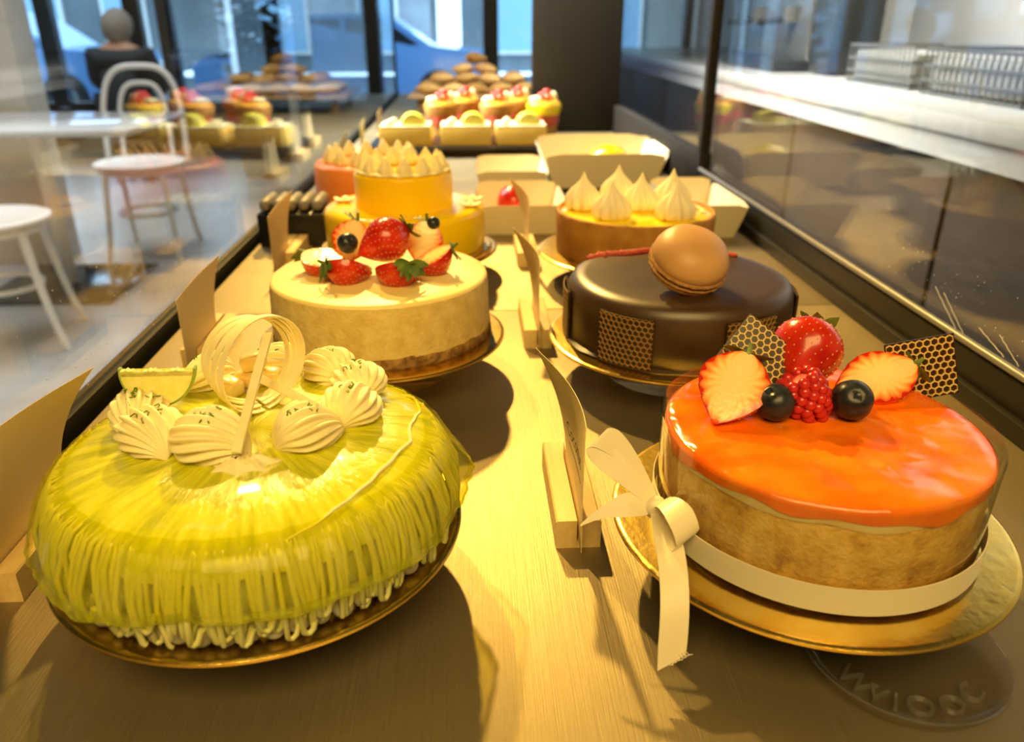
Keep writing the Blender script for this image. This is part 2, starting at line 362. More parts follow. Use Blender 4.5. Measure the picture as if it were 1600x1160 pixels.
def thing(name, label, cat, o=(0, 0, 0), group=None, rot=None):
    e = bpy.data.objects.new(name, None); e.empty_display_size = .02; col.objects.link(e); e.location = W(o)
    if rot is not None: e.rotation_euler = rot.to_euler() if hasattr(rot, 'to_euler') else rot
    ORG[e.name] = (0, 0, 0) if rot is not None else o
    return tag(e, label, cat, group)
def part(name, mb, mats, parent, label=None, kind=None, sharp=40, local=False, smooth=True):
    org = (0, 0, 0) if local else ORG.get(parent.name, (0, 0, 0))
    o = bpy.data.objects.new(name, mb.mesh(name, mats, org, sharp, smooth)); col.objects.link(o); o.parent = parent
    ORG[o.name] = org
    return tag(o, label, None, None, kind)
def solo(name, mb, mats, label, cat, o, group=None, kind=None, sharp=40):
    ob = bpy.data.objects.new(name, mb.mesh(name, mats, o, sharp)); col.objects.link(ob); ob.location = W(o); ORG[ob.name] = o
    return tag(ob, label, cat, group, kind)
def struct(name, mb, mats, parent=None):
    if parent is not None: return part(name, mb, mats, parent, kind='structure')
    ob = bpy.data.objects.new(name, mb.mesh(name, mats, (0, 0, -DECK))); col.objects.link(ob); ORG[ob.name] = (0, 0, -DECK); ob['kind'] = 'structure'; return ob
def clone(o, parent, loc=None, name=None):
    c = o.copy(); col.objects.link(c); c.parent = parent
    if loc is not None: c.location = loc
    return c
def frame_rot(zaxis, yhint):
    z = Vector(zaxis).normalized(); y = Vector(yhint); y = (y-z*y.dot(z)).normalized(); x = y.cross(z)
    return Matrix((x, y, z)).transposed()
def bez(p0, p1, p2, p3, n):
    P = [Vector(p) for p in (p0, p1, p2, p3)]; out = []
    for i in range(n+1):
        t = i/n; u = 1-t; out.append(P[0]*u**3+P[1]*3*u*u*t+P[2]*3*u*t*t+P[3]*t**3)
    return out
def text_mb(txt, size, ext=.02, align='CENTER'):
    cu = bpy.data.curves.new('t', 'FONT'); cu.body = txt; cu.size = size; cu.extrude = ext; cu.align_x = align; cu.resolution_u = 3
    o = bpy.data.objects.new('t', cu); col.objects.link(o); dg = bpy.context.evaluated_depsgraph_get(); me = bpy.data.meshes.new_from_object(o.evaluated_get(dg))
    mb = MB(); mb.add([v.co.copy() for v in me.vertices], [tuple(p.vertices) for p in me.polygons])
    bpy.data.objects.remove(o); bpy.data.curves.remove(cu); bpy.data.meshes.remove(me); return mb
def wob(a, seed, amps):
    return sum(A*math.sin(k*a+seed*1.7*k+seed) for k, A in amps)

# =================================================================== ROOM
FL = -80
m = MB(); m.box((-150, 350, FL-5), (1000, 1300, 10)); struct('floor', m, 'floor')
m = MB(); m.box((-150, 350, 230), (1000, 1300, 10)); struct('ceiling', m, 'ceiling')
m = MB(); m.box((216, 350, 75), (12, 1300, 310)); struct('wall_right', m, 'greywall')
m = MB(); m.box((-656, 350, 75), (12, 1300, 310)); struct('wall_left', m, 'plaster')
m = MB(); m.box((-220, -306, 75), (884, 12, 310)); struct('wall_back', m, 'plaster')
m = MB(); m.box((-232, 400, 70), (58, 20, 300), bev=.6); struct('pillar', m, 'plaster')
# storefront at y = 780: kick panel, sill, then windows with frame members and panes of their own
YW = 780
m = MB(); m.box((-220, YW, FL+17), (880, 10, 34)); struct('wall_front', m, 'oak')
m = MB(); m.box((-220, YW-1, FL+36), (880, 14, 4)); struct('trim_1', m, 'mullion')
xs = [-640, -520, -372, -296, -268, -150, -88, 20, 110, 204]
for i in range(len(xs)-1):
    a, b = xs[i], xs[i+1]
    fr = MB()
    for x in (a+3.5, b-3.5): fr.box((x, YW, 74), (7, 10, 230))
    for z in (-40, 184): fr.box(((a+b)/2, YW, z), (b-a-14, 10, 6))
    if b-a > 100: fr.box(((a+b)/2, YW, 128), (b-a-14, 9, 5))
    wn = struct('window_%d' % (i+1), fr, 'mullion')
    p = MB(); p.box(((a+b)/2, YW, 72), (b-a-15, 1, 218)); part('pane', p, 'winglass', wn)

# =================================================================== STREET OUTSIDE
m = MB(); m.box((-150, 990, FL-12), (2600, 400, 10)); struct('pavement', m, 'street')
m = MB(); m.box((-150, 1690, FL-22), (2600, 1000, 10)); struct('road', m, 'asphalt')
def house(x, w_, h, d, y, label, c):
    r = thing('street_building', label, 'building', (x, y, FL-12))
    b = MB(); b.box((x, y+d/2, FL-12+h/2), (w_, d, h)); part('wall', b, c, r)
    n = max(2, int(w_/190))
    for k in range(n):
        for zf in (130, 420, 700):
            if zf+120 > h: continue
            f = MB(); f.box((x-w_/2+(k+.5)*w_/n, y-4, FL-12+zf), (110, 14, 170)); q = part('window', f, 'white_paint', r)
            g = MB(); g.box((x-w_/2+(k+.5)*w_/n, y-10, FL-12+zf), (94, 6, 154)); part('pane', g, 'facade_glass', q)
    b = MB(); b.box((x, y+d/2, FL-12+h+12), (w_+30, d+30, 24)); part('roof', b, 'facade_dark', r)
house(-1080, 620, 420, 500, 2250, 'low grey building across the street behind the blue car', 'facade')
house(-380, 560, 760, 500, 2300, 'tall pale building across the street behind the potted plant', 'street')
house(260, 560, 520, 500, 2250, 'grey building across the street beyond the end of the display case', 'facade')
def car(x, y, label, paint, rz=0):
    r = thing('parked_car', label, 'car', (x, y, FL-17))
    prof = [(-215, 30), (-215, 70), (-190, 84), (-110, 92), (-62, 136), (60, 140), (125, 96), (205, 86), (218, 60), (214, 30)]
    def ext(pr, w0, inset):
        b = MB(); n = len(pr); vs = []
        for sy in (-1, 1):
            for px, pz in pr: vs.append((x+px, y+sy*(w0-(inset if pz > 95 else 0)), FL-17+pz))
        b.add(vs, [tuple(range(n))[::-1], tuple(range(n, 2*n))]+[(i, (i+1) % n, n+(i+1) % n, n+i) for i in range(n)]); return b
    part('body', ext(prof, 86, 14), paint, r, sharp=25)
    for sy in (-1, 1):
        b = MB(); q = [(-100, 95), (-60, 130), (-4, 132), (-4, 95)]; q2 = [(4, 95), (4, 132), (56, 133), (108, 97)]
        for qq in (q, q2): 
            vs = [(x+px, y+sy*(73.5 if k else 72), FL-17+pz) for k in (0, 1) for px, pz in qq]
            b.add(vs, [(0, 1, 2, 3), (7, 6, 5, 4), (0, 4, 5, 1), (1, 5, 6, 2), (2, 6, 7, 3), (3, 7, 4, 0)])
        part('side_window', b, 'car_dark', r)
        for px in (-135, 135):
            b = MB(); b.lathe([(0, -9), (24, -9), (32, -6), (32, 6), (24, 9), (0, 9)], 24)
            b.map(lambda v, px=px, sy=sy: (x+px+v.x, y+sy*80+v.z, FL-17+32+v.y)); wh = part('wheel', b, 'tyre', r)
            b = MB(); b.lathe([(0, -10), (18, -10), (18, 10), (0, 10)], 16); b.map(lambda v, px=px, sy=sy: (x+px+v.x, y+sy*80+v.z, FL-17+32+v.y)); part('hubcap', b, 'chrome', wh)
    b = MB()
    for sy in (-60, 60): b.box((x-214, y+sy, FL-17+68), (8, 26, 12)); b.box((x+214, y+sy, FL-17+68), (8, 26, 12))
    part('lights', b, 'white_paint', r)
car(-690, 1260, 'blue car parked beyond the window behind the grey haired person', 'car_paint')
car(-180, 1310, 'pale blue parked car seen between the plant and the far end of the case', 'car_paint')

# =================================================================== CAFE FURNITURE
def table(x0, x1, y0, y1, z, pc, ps, label):
    cx, cy = (x0+x1)/2, (y0+y1)/2
    t = thing('cafe_table', label, 'table', (pc[0], pc[1], FL))
    b = MB(); b.box((cx, cy, z-1.2), (x1-x0, y1-y0, 2.4), bev=.6); part('table_top', b, 'table_top', t)
    b = MB(); b.lathe([(0, FL+1.2), (3.4, FL+1.2), (3.4, z-2.4), (0, z-2.4)], 24, (pc[0], pc[1], 0)); part('pedestal', b, 'white_paint', t)
    b = MB(); b.box((pc[0], pc[1], FL+.7), (ps, ps, 1.4), bev=.3); part('base_plate', b, 'iron', t)
table(-227, -129, 313, 382, -7, (-184, 356), 58, 'white cafe table on a square dark base plate beside the pillar')
table(-150, -82, 520, 588, -7, (-116, 554), 46, 'white cafe table near the windows, in front of the potted plant')
def chair(cx, cy, rz, label, seat_mat='white_paint'):
    e = thing('bentwood_chair', label, 'chair', (cx, cy, FL), 'bentwood chairs in the cafe'); ORG[e.name] = (0, 0, 0); e.rotation_euler = (0, 0, rz)
    b = MB(); b.lathe([(0, 44.5), (19.5, 44.5), (21.2, 45.2), (21.2, 46.6), (19.8, 47.2), (17, 46.6), (0, 46.2)], 40); part('seat', b, seat_mat, e, local=True)
    b = MB(); b.tube([(18.6*math.cos(a), 18.6*math.sin(a), 43.2) for a in [2*PI*i/32 for i in range(32)]], 1.3, 8, closed=True); part('seat_ring', b, 'white_paint', e, local=True)
    for sx in (-1, 1):
        b = MB(); b.tube(bez((sx*13, -14, 44), (sx*14.5, -15.5, 28), (sx*15, -17, 12), (sx*17, -21, 0), 8), [1.6, 1.6, 1.5, 1.5, 1.4, 1.4, 1.3, 1.3, 1.2]); part('leg', b, 'white_paint', e, local=True)
        b = MB(); b.tube(bez((sx*14.5, 15, 44), (sx*15, 17, 28), (sx*15.5, 20, 12), (sx*17, 26, 0), 8), 1.5); part('leg', b, 'white_paint', e, local=True)
    def hoop(wd, z0, zt, y0, y1):
        pts = []
        for i in range(33):
            a = PI*i/32; t = math.sin(a)**.55; x = -wd*math.cos(a)*(1 if abs(math.cos(a)) > .2 else 1); zz = z0+(zt-z0)*min(1, t); pts.append((-wd*(abs(math.cos(a))**.6)*(1 if math.cos(a) > 0 else -1), y0+(y1-y0)*min(1, t), zz))
        return pts
    b = MB(); b.tube(hoop(19.5, 44, 90, 15, 25), 1.45, 8); part('back_hoop', b, 'white_paint', e, local=True)
    b = MB(); b.tube(hoop(12, 46, 82, 17, 24), 1.2, 8); part('inner_hoop', b, 'white_paint', e, local=True)
    b = MB(); b.tube([(13.5*math.cos(a), 13.5*math.sin(a), 22) for a in [2*PI*i/28 for i in range(28)]], 1.0, 8, closed=True); part('leg_ring', b, 'white_paint', e, local=True)
    return e
chair(-165, 410, .10, 'white bentwood chair with double hoop back facing the table')
chair(-173, 286, PI/2+.25, 'white bentwood chair nearest the glass, only seat and legs showing')

# person with grey hair, seated with the back to us
def skin_body(name, joints, edges, radii, material, parent, sub=1):
    me = bpy.data.meshes.new(name); me.from_pydata([Vector(j)*S for j in joints], edges, []); ob = bpy.data.objects.new(name, me); col.objects.link(ob)
    md = ob.modifiers.new('skin', 'SKIN'); md.use_smooth_shade = True
    for i, v in enumerate(me.skin_vertices[0].data): v.radius = (radii[i]*S, radii[i]*S); v.use_root = (i == 0)
    sb = ob.modifiers.new('sub', 'SUBSURF'); sb.levels = sub; sb.render_levels = sub
    dg = bpy.context.evaluated_depsgraph_get(); nm = bpy.data.meshes.new_from_object(ob.evaluated_get(dg)); bpy.data.objects.remove(ob)
    nm.materials.clear(); nm.materials.append(M[material]); nm.name = name
    for p in nm.polygons: p.use_smooth = True
    o = bpy.data.objects.new(name, nm); col.objects.link(o); o.parent = parent; return o
PX, PY = -252, 622
per = thing('person', 'seated person with short grey hair and dark jacket, seen from behind', 'person', (PX, PY, FL))
J = [(0, 0, 46), (0, 1, 62), (0, 3, 80), (0, 5, 92), (0, 7, 99), (0, 9, 106), (0, 11, 113)]
Rr = [14, 12, 11, 8, 5, 8.6, 8.0]; Ed = [(0, 1), (1, 2), (2, 3), (3, 4), (4, 5), (5, 6)]
for sx in (-1, 1):
    n = len(J); J += [(sx*17, 5, 88), (sx*22, 10, 70), (sx*17, 26, 62), (sx*14, 33, 62)]; Rr += [4.8, 4.4, 3.8, 3.4]; Ed += [(3, n), (n, n+1), (n+1, n+2), (n+2, n+3)]
    for k in range(5):
        q = len(J); dx = (k-2)*1.7; J += [(sx*14+dx, 37, 61.5), (sx*14+dx*1.2, 40+(1.5 if k in (1, 2, 3) else 0), 60)]; Rr += [1.0, .8]; Ed += [(n+3, q), (q, q+1)]
    n = len(J); J += [(sx*10, 6, 47), (sx*12, 44, 49), (sx*12, 46, 10), (sx*12, 56, 4)]; Rr += [9, 7, 5, 4]; Ed += [(0, n), (n, n+1), (n+1, n+2), (n+2, n+3)]
skin_body('body', J, Ed, Rr, 'skin', per)
skin_body('jacket', J[:3]+[(0, 6, 95), (17, 5, 88), (22, 10, 70), (17, 26, 62), (-17, 5, 88), (-22, 10, 70), (-17, 26, 62)], [(0, 1), (1, 2), (2, 3), (3, 4), (4, 5), (5, 6), (3, 7), (7, 8), (8, 9)], [17, 16.5, 18, 15.5, 9.5, 6.5, 5.4, 9.5, 6.5, 5.4], 'jacket', per)
skin_body('trousers', [(0, 2, 46), (10, 6, 47), (12, 44, 49), (12, 46, 12), (-10, 6, 47), (-12, 44, 49), (-12, 46, 12)], [(0, 1), (1, 2), (2, 3), (0, 4), (4, 5), (5, 6)], [16, 10.5, 8.4, 6.4, 10.5, 8.4, 6.4], 'trousers', per)
b = MB(); b.grid(lambda u, v: (PX+10.6*math.sin(PI*v*.72)*math.cos(2*PI*u)*(1+.03*math.sin(9*2*PI*u)), PY+8.5+11.2*math.sin(PI*v*.72)*math.sin(2*PI*u)*(1+.03*math.sin(7*2*PI*u)), FL+108+11.5*math.cos(PI*v*.72)-(2.5*v if math.sin(2*PI*u) < 0 else -5*v*max(0, math.sin(2*PI*u)))), 40, 12, cu=True); part('hair', b, 'hair', per)
b = MB()
for sx in (-1, 1): b.ball((PX+sx*8.9, PY+10, FL+107), (1.2, 2, 3.2))
part('ears', b, 'skin', per)
b = MB(); b.ball((PX, PY+19, FL+106), (1.5, 2.2, 2.4)); part('nose', b, 'skin', per)
b2 = thing('stool', 'stool under the seated grey haired person', 'stool', (PX, PY, FL))
b = MB(); b.lathe([(0, 27.6), (17, 27.6), (18, 28.6), (18, 30.2), (0, 30.2)], 32, (PX, PY+2, FL)); part('seat', b, 'oak', b2)
for i in range(4):
    a = PI/4+i*PI/2; b = MB(); b.tube([(PX+12*math.cos(a), PY+2+12*math.sin(a), FL+28), (PX+17*math.cos(a), PY+2+17*math.sin(a), FL)], 1.4); part('leg', b, 'oak', b2)

# potted plant by the window
pl = thing('potted_plant', 'tall dark leafy plant in a brown pot near the window', 'plant', (-160, 640, FL))
b = MB(); b.lathe([(0, 0), (17, 0), (22, 40), (22.5, 42), (20, 42), (19, 38), (0, 38)], 32, (-160, 640, FL)); part('pot', b, 'terracotta', pl)
b = MB(); lv = MB()
for k in range(15):
    a = k*2.4; tip = (-160+26*math.cos(a)*(.4+.6*random.random()), 640+22*math.sin(a), FL+random.uniform(70, 160)); pts = bez((-160+4*math.cos(a), 640+4*math.sin(a), FL+38), (-160+6*math.cos(a), 640, FL+60), (tip[0]*.6-160*.4, tip[1]*.6+640*.4, tip[2]-20), tip, 10)
    b.tube(pts, [.9-.06*i for i in range(11)], 6)
    for q in range(3, 11):
        for e in range(4):
            p = pts[q]; aa = random.uniform(0, 2*PI); el = random.uniform(-.5, .5); L = random.uniform(14, 24); d = Vector((math.cos(aa), math.sin(aa), el)).normalized(); sd = d.cross(Vector((0, 0, 1))).normalized(); n = d.cross(sd)
            rows = [p+d*L*t+n*(-3*t*t) for t in (0, .3, .6, 1)]; wdt = (.5, 4.6, 4.0, .4); vs = []
            for rr, ww in zip(rows, wdt): vs += [rr-sd*ww, rr+n*.5, rr+sd*ww]
            lv.add(vs, [(i*3+j, i*3+j+1, i*3+j+4, i*3+j+3) for i in range(3) for j in range(2)])
part('stems', b, 'foliage', pl); part('foliage', lv, 'foliage', pl, kind='stuff')

# =================================================================== COUNTER BEHIND THE CASE (right)
ct = thing('back_counter', 'long white service counter with brown front behind the display case', 'counter', (120, 230, FL))
b = MB(); b.box((128, 230, 13.2), (84, 640, 3.6), bev=.5); part('worktop', b, 'counter', ct)
b = MB(); b.box((89, 230, 9.2), (4, 638, 4.4)); part('fascia', b, 'counter', ct)
for k in range(8):
    b = MB(); b.box((94, -50+k*80, -36), (3, 78.5, 84), bev=.4); part('front_panel', b, 'dark_oak', ct)
b = MB(); b.box((130, 230, -35), (68, 636, 89)); part('carcass', b, 'machine_dark', ct)
def basket(x, y, dx, dy, h, label):
    r = thing('wire_basket', label, 'basket', (x, y, 15))
    b = MB(); b.box((x, y, 15.4), (dx, dy, .8)); part('bottom', b, 'wire', r)
    b = MB()
    for zz in (h*.33, h*.66, h): b.tube([(x-dx/2, y-dy/2, 15+zz), (x+dx/2, y-dy/2, 15+zz), (x+dx/2, y+dy/2, 15+zz), (x-dx/2, y+dy/2, 15+zz)], .35, 6, closed=True)
    part('rim', b, 'wire', r)
    b = MB(); n = int(dy/2.2)
    for k in range(n+1):
        for sx in (-1, 1): b.tube([(x+sx*dx/2, y-dy/2+k*dy/n, 15.4), (x+sx*dx/2, y-dy/2+k*dy/n, 15+h)], .22, 5)
    part('wires', b, 'wire', r, kind='stuff')
    b = MB(); b.box((x, y, 15.8+h*.40), (dx-1.6, dy-1.6, h*.78), bev=1.2); part('folded_liner', b, 'liner', r)
basket(118, 212, 26, 34, 9.5, 'grey wire basket on the counter, farthest of the three')
basket(116, 168, 26, 36, 9.5, 'grey wire basket on the counter, middle of the three')
basket(114, 128, 26, 34, 9.5, 'grey wire basket on the counter, nearest of the three')
cm = thing('coffee_machine', 'steel and black coffee machine at the far end of the counter', 'coffee machine', (122, 300, 15))
b = MB(); b.box((126, 300, 33), (34, 60, 30), bev=1.5); part('body', b, 'chrome', cm)
b = MB(); b.box((126, 300, 49.5), (36, 62, 3), bev=.6); part('cup_tray', b, 'machine_dark', cm)
b = MB(); b.box((112, 300, 17), (26, 58, 3), bev=.5); part('drip_tray', b, 'machine_dark', cm)
for yy in (284, 316):
    b = MB(); b.lathe([(0, 0), (3.5, 0), (3.8, 5), (0, 5)], 20, (108.5, yy, 30)); g = part('group_head', b, 'chrome', cm)
    b = MB(); b.tube([(106, yy, 31), (97, yy, 30)], 1.1); part('handle', b, 'machine_dark', g)
gr = thing('coffee_grinder', 'brown topped coffee grinder beside the coffee machine', 'grinder', (116, 258, 15))
b = MB(); b.box((116, 258, 27), (16, 16, 24), bev=2); part('body', b, 'machine_dark', gr)
b = MB(); b.lathe([(0, 39), (5, 39), (9, 52), (9, 53), (0, 53)], 24, (116, 258, 0)); part('hopper', b, 'oak', gr)

# =================================================================== DISPLAY CASE
dc = thing('display_case', 'long glass bakery display case with brushed steel deck and dark rails', 'display case', (4, 200, FL))
for k, (y0, y1) in enumerate(((12, 84.8), (85, 165), (165.2, 246), (246.2, 384))):
    b = MB(); b.box((5.4, (y0+y1)/2, -.5), (73.9, y1-y0, 1.0), bev=.08); part('deck_panel', b, 'steel', dc)
b = MB(); b.box((4.7, 200, -42), (82, 376, 75)); part('base_cabinet', b, 'dark_trim', dc)
b = MB(); b.box((4.7, 199, -2.9), (79, 376, 3.4)); part('channel', b, 'gasket', dc)
b = MB(); b.box((-33.4, 199, -.8), (1.6, 376, 3.6), bev=.15); part('rail', b, 'dark_trim', dc, 'low dark rail under the cafe side glass')
b = MB(); b.box((43.6, 81, 1.7), (2.2, 134, 5.0), bev=.2); b.box((42.1, 81, .5), (.8, 134, 2.2), bev=.1); part('rail', b, 'dark_trim', dc, 'dark side rail under the counter side glass')
b = MB(); b.tube([(42.7, 14, 4.5), (42.7, 148, 4.9)], .38, 10); part('seal', b, 'lip', dc)
b = MB(); b.box((43.6, 196, 3.4), (2.4, 96, 8.6), bev=.2); part('rail', b, 'dark_trim', dc, 'taller dark rail beyond the glass post')
b = MB(); b.box((43.4, 149.2, 26), (1.8, 2.2, 48), bev=.2); part('post', b, 'dark_trim', dc)
b = MB(); b.box((31, 244, 24), (26, 3, 52), bev=.3); part('end_panel', b, 'panel', dc)
b = MB(); b.box((-33.4, 380, 24), (1.6, 2.2, 52), bev=.2); part('post', b, 'dark_trim', dc)
b = MB(); b.box((-33.4, 199, 26), (.6, 374, 50)); lg = part('side_glass', b, 'glass', dc)
b = MB(); b.box((43.8, 81, 26.5), (.6, 133, 46)); rg = part('side_glass', b, 'glass', dc)
b = MB(); b.box((43.8, 196.5, 29), (.6, 92, 43)); part('side_glass', b, 'glass', dc)
b = MB()
for k in range(150):
    y = random.triangular(52, 100, 62); z = random.triangular(-.5, 13, 2)+ (y-60)*.02
    if z < 1.4: continue
    r_ = random.uniform(.025, .075); b.ball((-33.02, y, z), (r_*.4, r_, r_), 6, 4)
part('specks', b, 'dust', lg, kind='stuff')
b = MB()
for (y0, z0, y1, z1) in ((69, 7.2, 64.5, 4.6), (67.5, 7.1, 63.2, 4.5), (61.5, 5.9, 57.6, 3.6+1.2), (58.8, 6.3, 55.7, 3.6+1.2)):
    b.tube([(43.46, y0+(y1-y0)*t, z0+(z1-z0)*t+.04*math.sin(23*t)) for t in [i/9 for i in range(10)]], .028, 5)
for k in range(60):
    y = random.uniform(52, 78); z = random.uniform(5.2, 10); r_ = random.uniform(.02, .05); b.ball((43.45, y, z), (r_*.4, r_, r_*1.4), 6, 4)
part('specks', b, 'dust', rg, kind='stuff')

# =================================================================== STANDS AND GOLD BOARDS
def stand(x, y, top, label):
    b = thing('cake_stand', label, 'cake stand', (x, y, 0), 'low clear stands under the cakes')
    q = MB(); q.lathe([(0, .05), (5.6, .05), (5.9, .25), (5.6, .5), (2.4, .8), (0, .8)], 40, (x, y, 0)); part('foot', q, 'clear', b)
    q = MB(); q.lathe([(1.6, .8), (1.3, 1.4), (1.3, top-.9), (1.9, top-.45)], 28, (x, y, 0)); part('stem', q, 'clear', b)
    q = MB(); q.lathe([(0, top-.45), (6.8, top-.45), (7.0, top-.3), (7.0, top-.02), (0, top-.02)], 44, (x, y, 0)); part('plate', q, 'clear', b)
def board(x, y, r, z, label, th=.32):
    q = MB(); q.lathe([(0, 0), (r-.05, 0), (r, .06), (r, th-.1), (r-.12, th-.02), (r-.3, th), (0, th)], 96, (x, y, z-th))
    e = solo('cake_board', q, ['gold', 'gold_dull'], label, 'cake board', (x, y, z-th))
    for p in e.data.polygons:
        if p.normal.z < -.5: p.material_index = 1
    return e
CK = dict(green=(-12.1, 38.3), orange=(18.9, 37.3), cheese=(-8.4, 68.8), choc=(18.3, 66.8), lemon=(20, 95.6), yellow=(-8.5, 100))
stand(-12.2, 38.5, 3.68, 'low clear stand in the shade under the gold board of the lime cake')
board(-12.2, 38.5, 11.2, 4, 'round gold board under the yellow green lime cake')
stand(18.8, 37.5, 3.68, 'low clear stand under the gold board of the orange glazed cake')
board(18.8, 37.5, 11.0, 4, 'round gold board under the orange glazed cake')
stand(-8.3, 68.2, 3.68, 'low clear stand under the gold board of the strawberry cheesecake')
board(-8.3, 68.2, 11.0, 4, 'round gold board under the strawberry cheesecake')
stand(18, 66.6, 3.68, 'low clear stand under the gold board of the chocolate cake')
board(18, 66.6, 11.2, 4, 'round gold board under the dark chocolate cake')
stand(20, 95.7, 3.68, 'low clear stand under the gold board of the meringue tart')
board(20, 95.7, 11.8, 4, 'round gold board under the lemon meringue tart')
stand(-8.5, 100, 3.2, 'low clear stand under the boards of the yellow tiered cake')
board(-8.3, 100.3, 11.4, 3.5, 'lower round gold board under the yellow two tier cake', .3)
board(-8.5, 100, 10.9, 3.92, 'upper round gold board under the yellow two tier cake', .4)

# clear embossed dish lying on the deck in front of the orange cake
dsh = thing('plastic_dish', 'small clear plastic dish with embossed letters, under the orange cake board edge', 'dish', (21.5, 30.1, 0))
b = MB(); b.lathe([(0, .15), (3.9, .15), (4.5, .3), (4.95, .75), (5.05, .72), (4.7, .12), (4.2, .02), (0, .02)], 64, (21.5, 30.1, 0)); part('dish', b, 'clear', dsh)
b = MB(); b.tube([(21.5+4.98*math.cos(2*PI*i/64), 30.1+4.98*math.sin(2*PI*i/64), .78) for i in range(64)], .06, 6, closed=True); part('rim', b, 'emboss', dsh)
for ch, ang, sz in (('W', 207, 1.7), ('V', 226, 1.5), ('I', 240, 1.5), ('O', 258, 1.7), ('O', 284, 1.6), ('C', 309, 1.6)):
    q = text_mb(ch, sz, .11); a = math.radians(ang); R_ = Matrix.Rotation(a+PI/2, 3, 'Z')
    q.map(lambda v: R_ @ v+Vector((21.5+4.0*math.cos(a), 30.1+4.0*math.sin(a), .24))); part('letter', q, 'emboss', dsh, smooth=False)

# =================================================================== SIGN HOLDERS
def holder(x, y0, label, yc=(0, 0), side=1, text=None, curl=1.0, h=8.6, ln=8.6, cz=.5, near=-1.2):
    """grooved pine block, 10 cm long, with a curling card standing in its slot (the card is its own thing)"""
    xc = x+1.4
    t = thing('sign_holder', 'grooved pine block holding the price card '+label, 'sign holder', (xc, y0+5, 0))
    b = MB()
    pr = [(-1.4, 0), (1.4, 0), (1.4, 1.9), (1.3, 2), (.16, 2), (.16, .4), (-.10, .4), (-.10, 2), (-1.3, 2), (-1.4, 1.9)]
    n = len(pr); vs = [(xc+px, y0+yy, pz) for yy in (0, 10) for px, pz in pr]
    b.add(vs, [tuple(range(n))[::-1], tuple(range(n, 2*n))]+[(i, (i+1) % n, n+(i+1) % n, n+i) for i in range(n)]); part('block', b, 'wood', t, sharp=20)
    cx = xc+.03; ya = y0+near
    def cf(u, v, d=0):
        z = cz+v*(h+1.6*u*u); y = ya+u*ln*(1-.05*v)
        bend = max(0, (z-2)/8)
        x_ = cx-curl*(1.9*bend*bend*(u**1.3))+side*.45*math.sin(PI*min(1, u*1.05))*bend+d - curl*.25*(1-u)*bend*(1-bend)
        return (x_, y, z)
    b = MB(); b.grid(lambda u, v: cf(u, v, -.02), 16, 12); b.grid(lambda u, v: cf(u, v, .02), 16, 12)
    nn = 16*12; ed = [i for i in range(16)]+[j*16+15 for j in range(1, 12)]+[11*16+i for i in range(14, -1, -1)]+[j*16 for j in range(10, 0, -1)]
    for a, c in zip(ed, ed[1:]+ed[:1]): b.f.append((a, c, c+nn, a+nn)); b.m.append(0)
    cd_ = solo('price_card', b, 'card', 'curling cream price card '+label, 'price card', (cx, ya, cz))
    ORG[cd_.name] = (cx, ya, cz)
    if text:
        q = text_mb(text, 1.45, .0, 'LEFT')
        def mp(v):
            u = (6.9-v.x)/ln; vv = (5.3+v.y-cz)/(h+1.6*u*u); p = cf(min(max(u, 0), 1), vv, -.034); return p
        q.map(mp); part('lettering', q, 'ink', cd_, 'dark handwritten style word on the card', smooth=False)
        q = MB(); q.add([mp(Vector((.1+k*.5, yy, 0))) for k in range(12) for yy in (-.75, -.65)], [(k*2, k*2+2, k*2+3, k*2+1) for k in range(11)]); part('underline', q, 'ink', cd_, smooth=False)
holder(4.75, 40.2, 'between the lime cake and the orange cake', text='Coconut')
holder(4.9, 73.1, 'between the cheesecake and the chocolate cake')
holder(5.9, 101.8, 'between the yellow cake and the lemon tart')
holder(-28.6, 36.8, 'at the left edge beside the lime cake', curl=-1.7, side=-1, near=-1.5, ln=10.6)
holder(-27.6, 69.6, 'beside the cheesecake on the cafe side', curl=-.9, side=-1, near=-2.6, ln=9.5, h=7.2)
holder(-26.6, 103.4, 'beside the yellow cake on the cafe side', curl=-.8, side=-1, near=-6, ln=9.5, h=7.6)
for (x, y, rz, l) in ((-27.5, 163, .2, 'nearest of three behind the salmon cake'), (-27, 190, .1, 'middle of three behind the salmon cake'), (-25.5, 214, 0, 'farthest of three behind the salmon cake')):
    holder(x, y, l, curl=-.3, side=-1, near=0, h=7.5, ln=7)

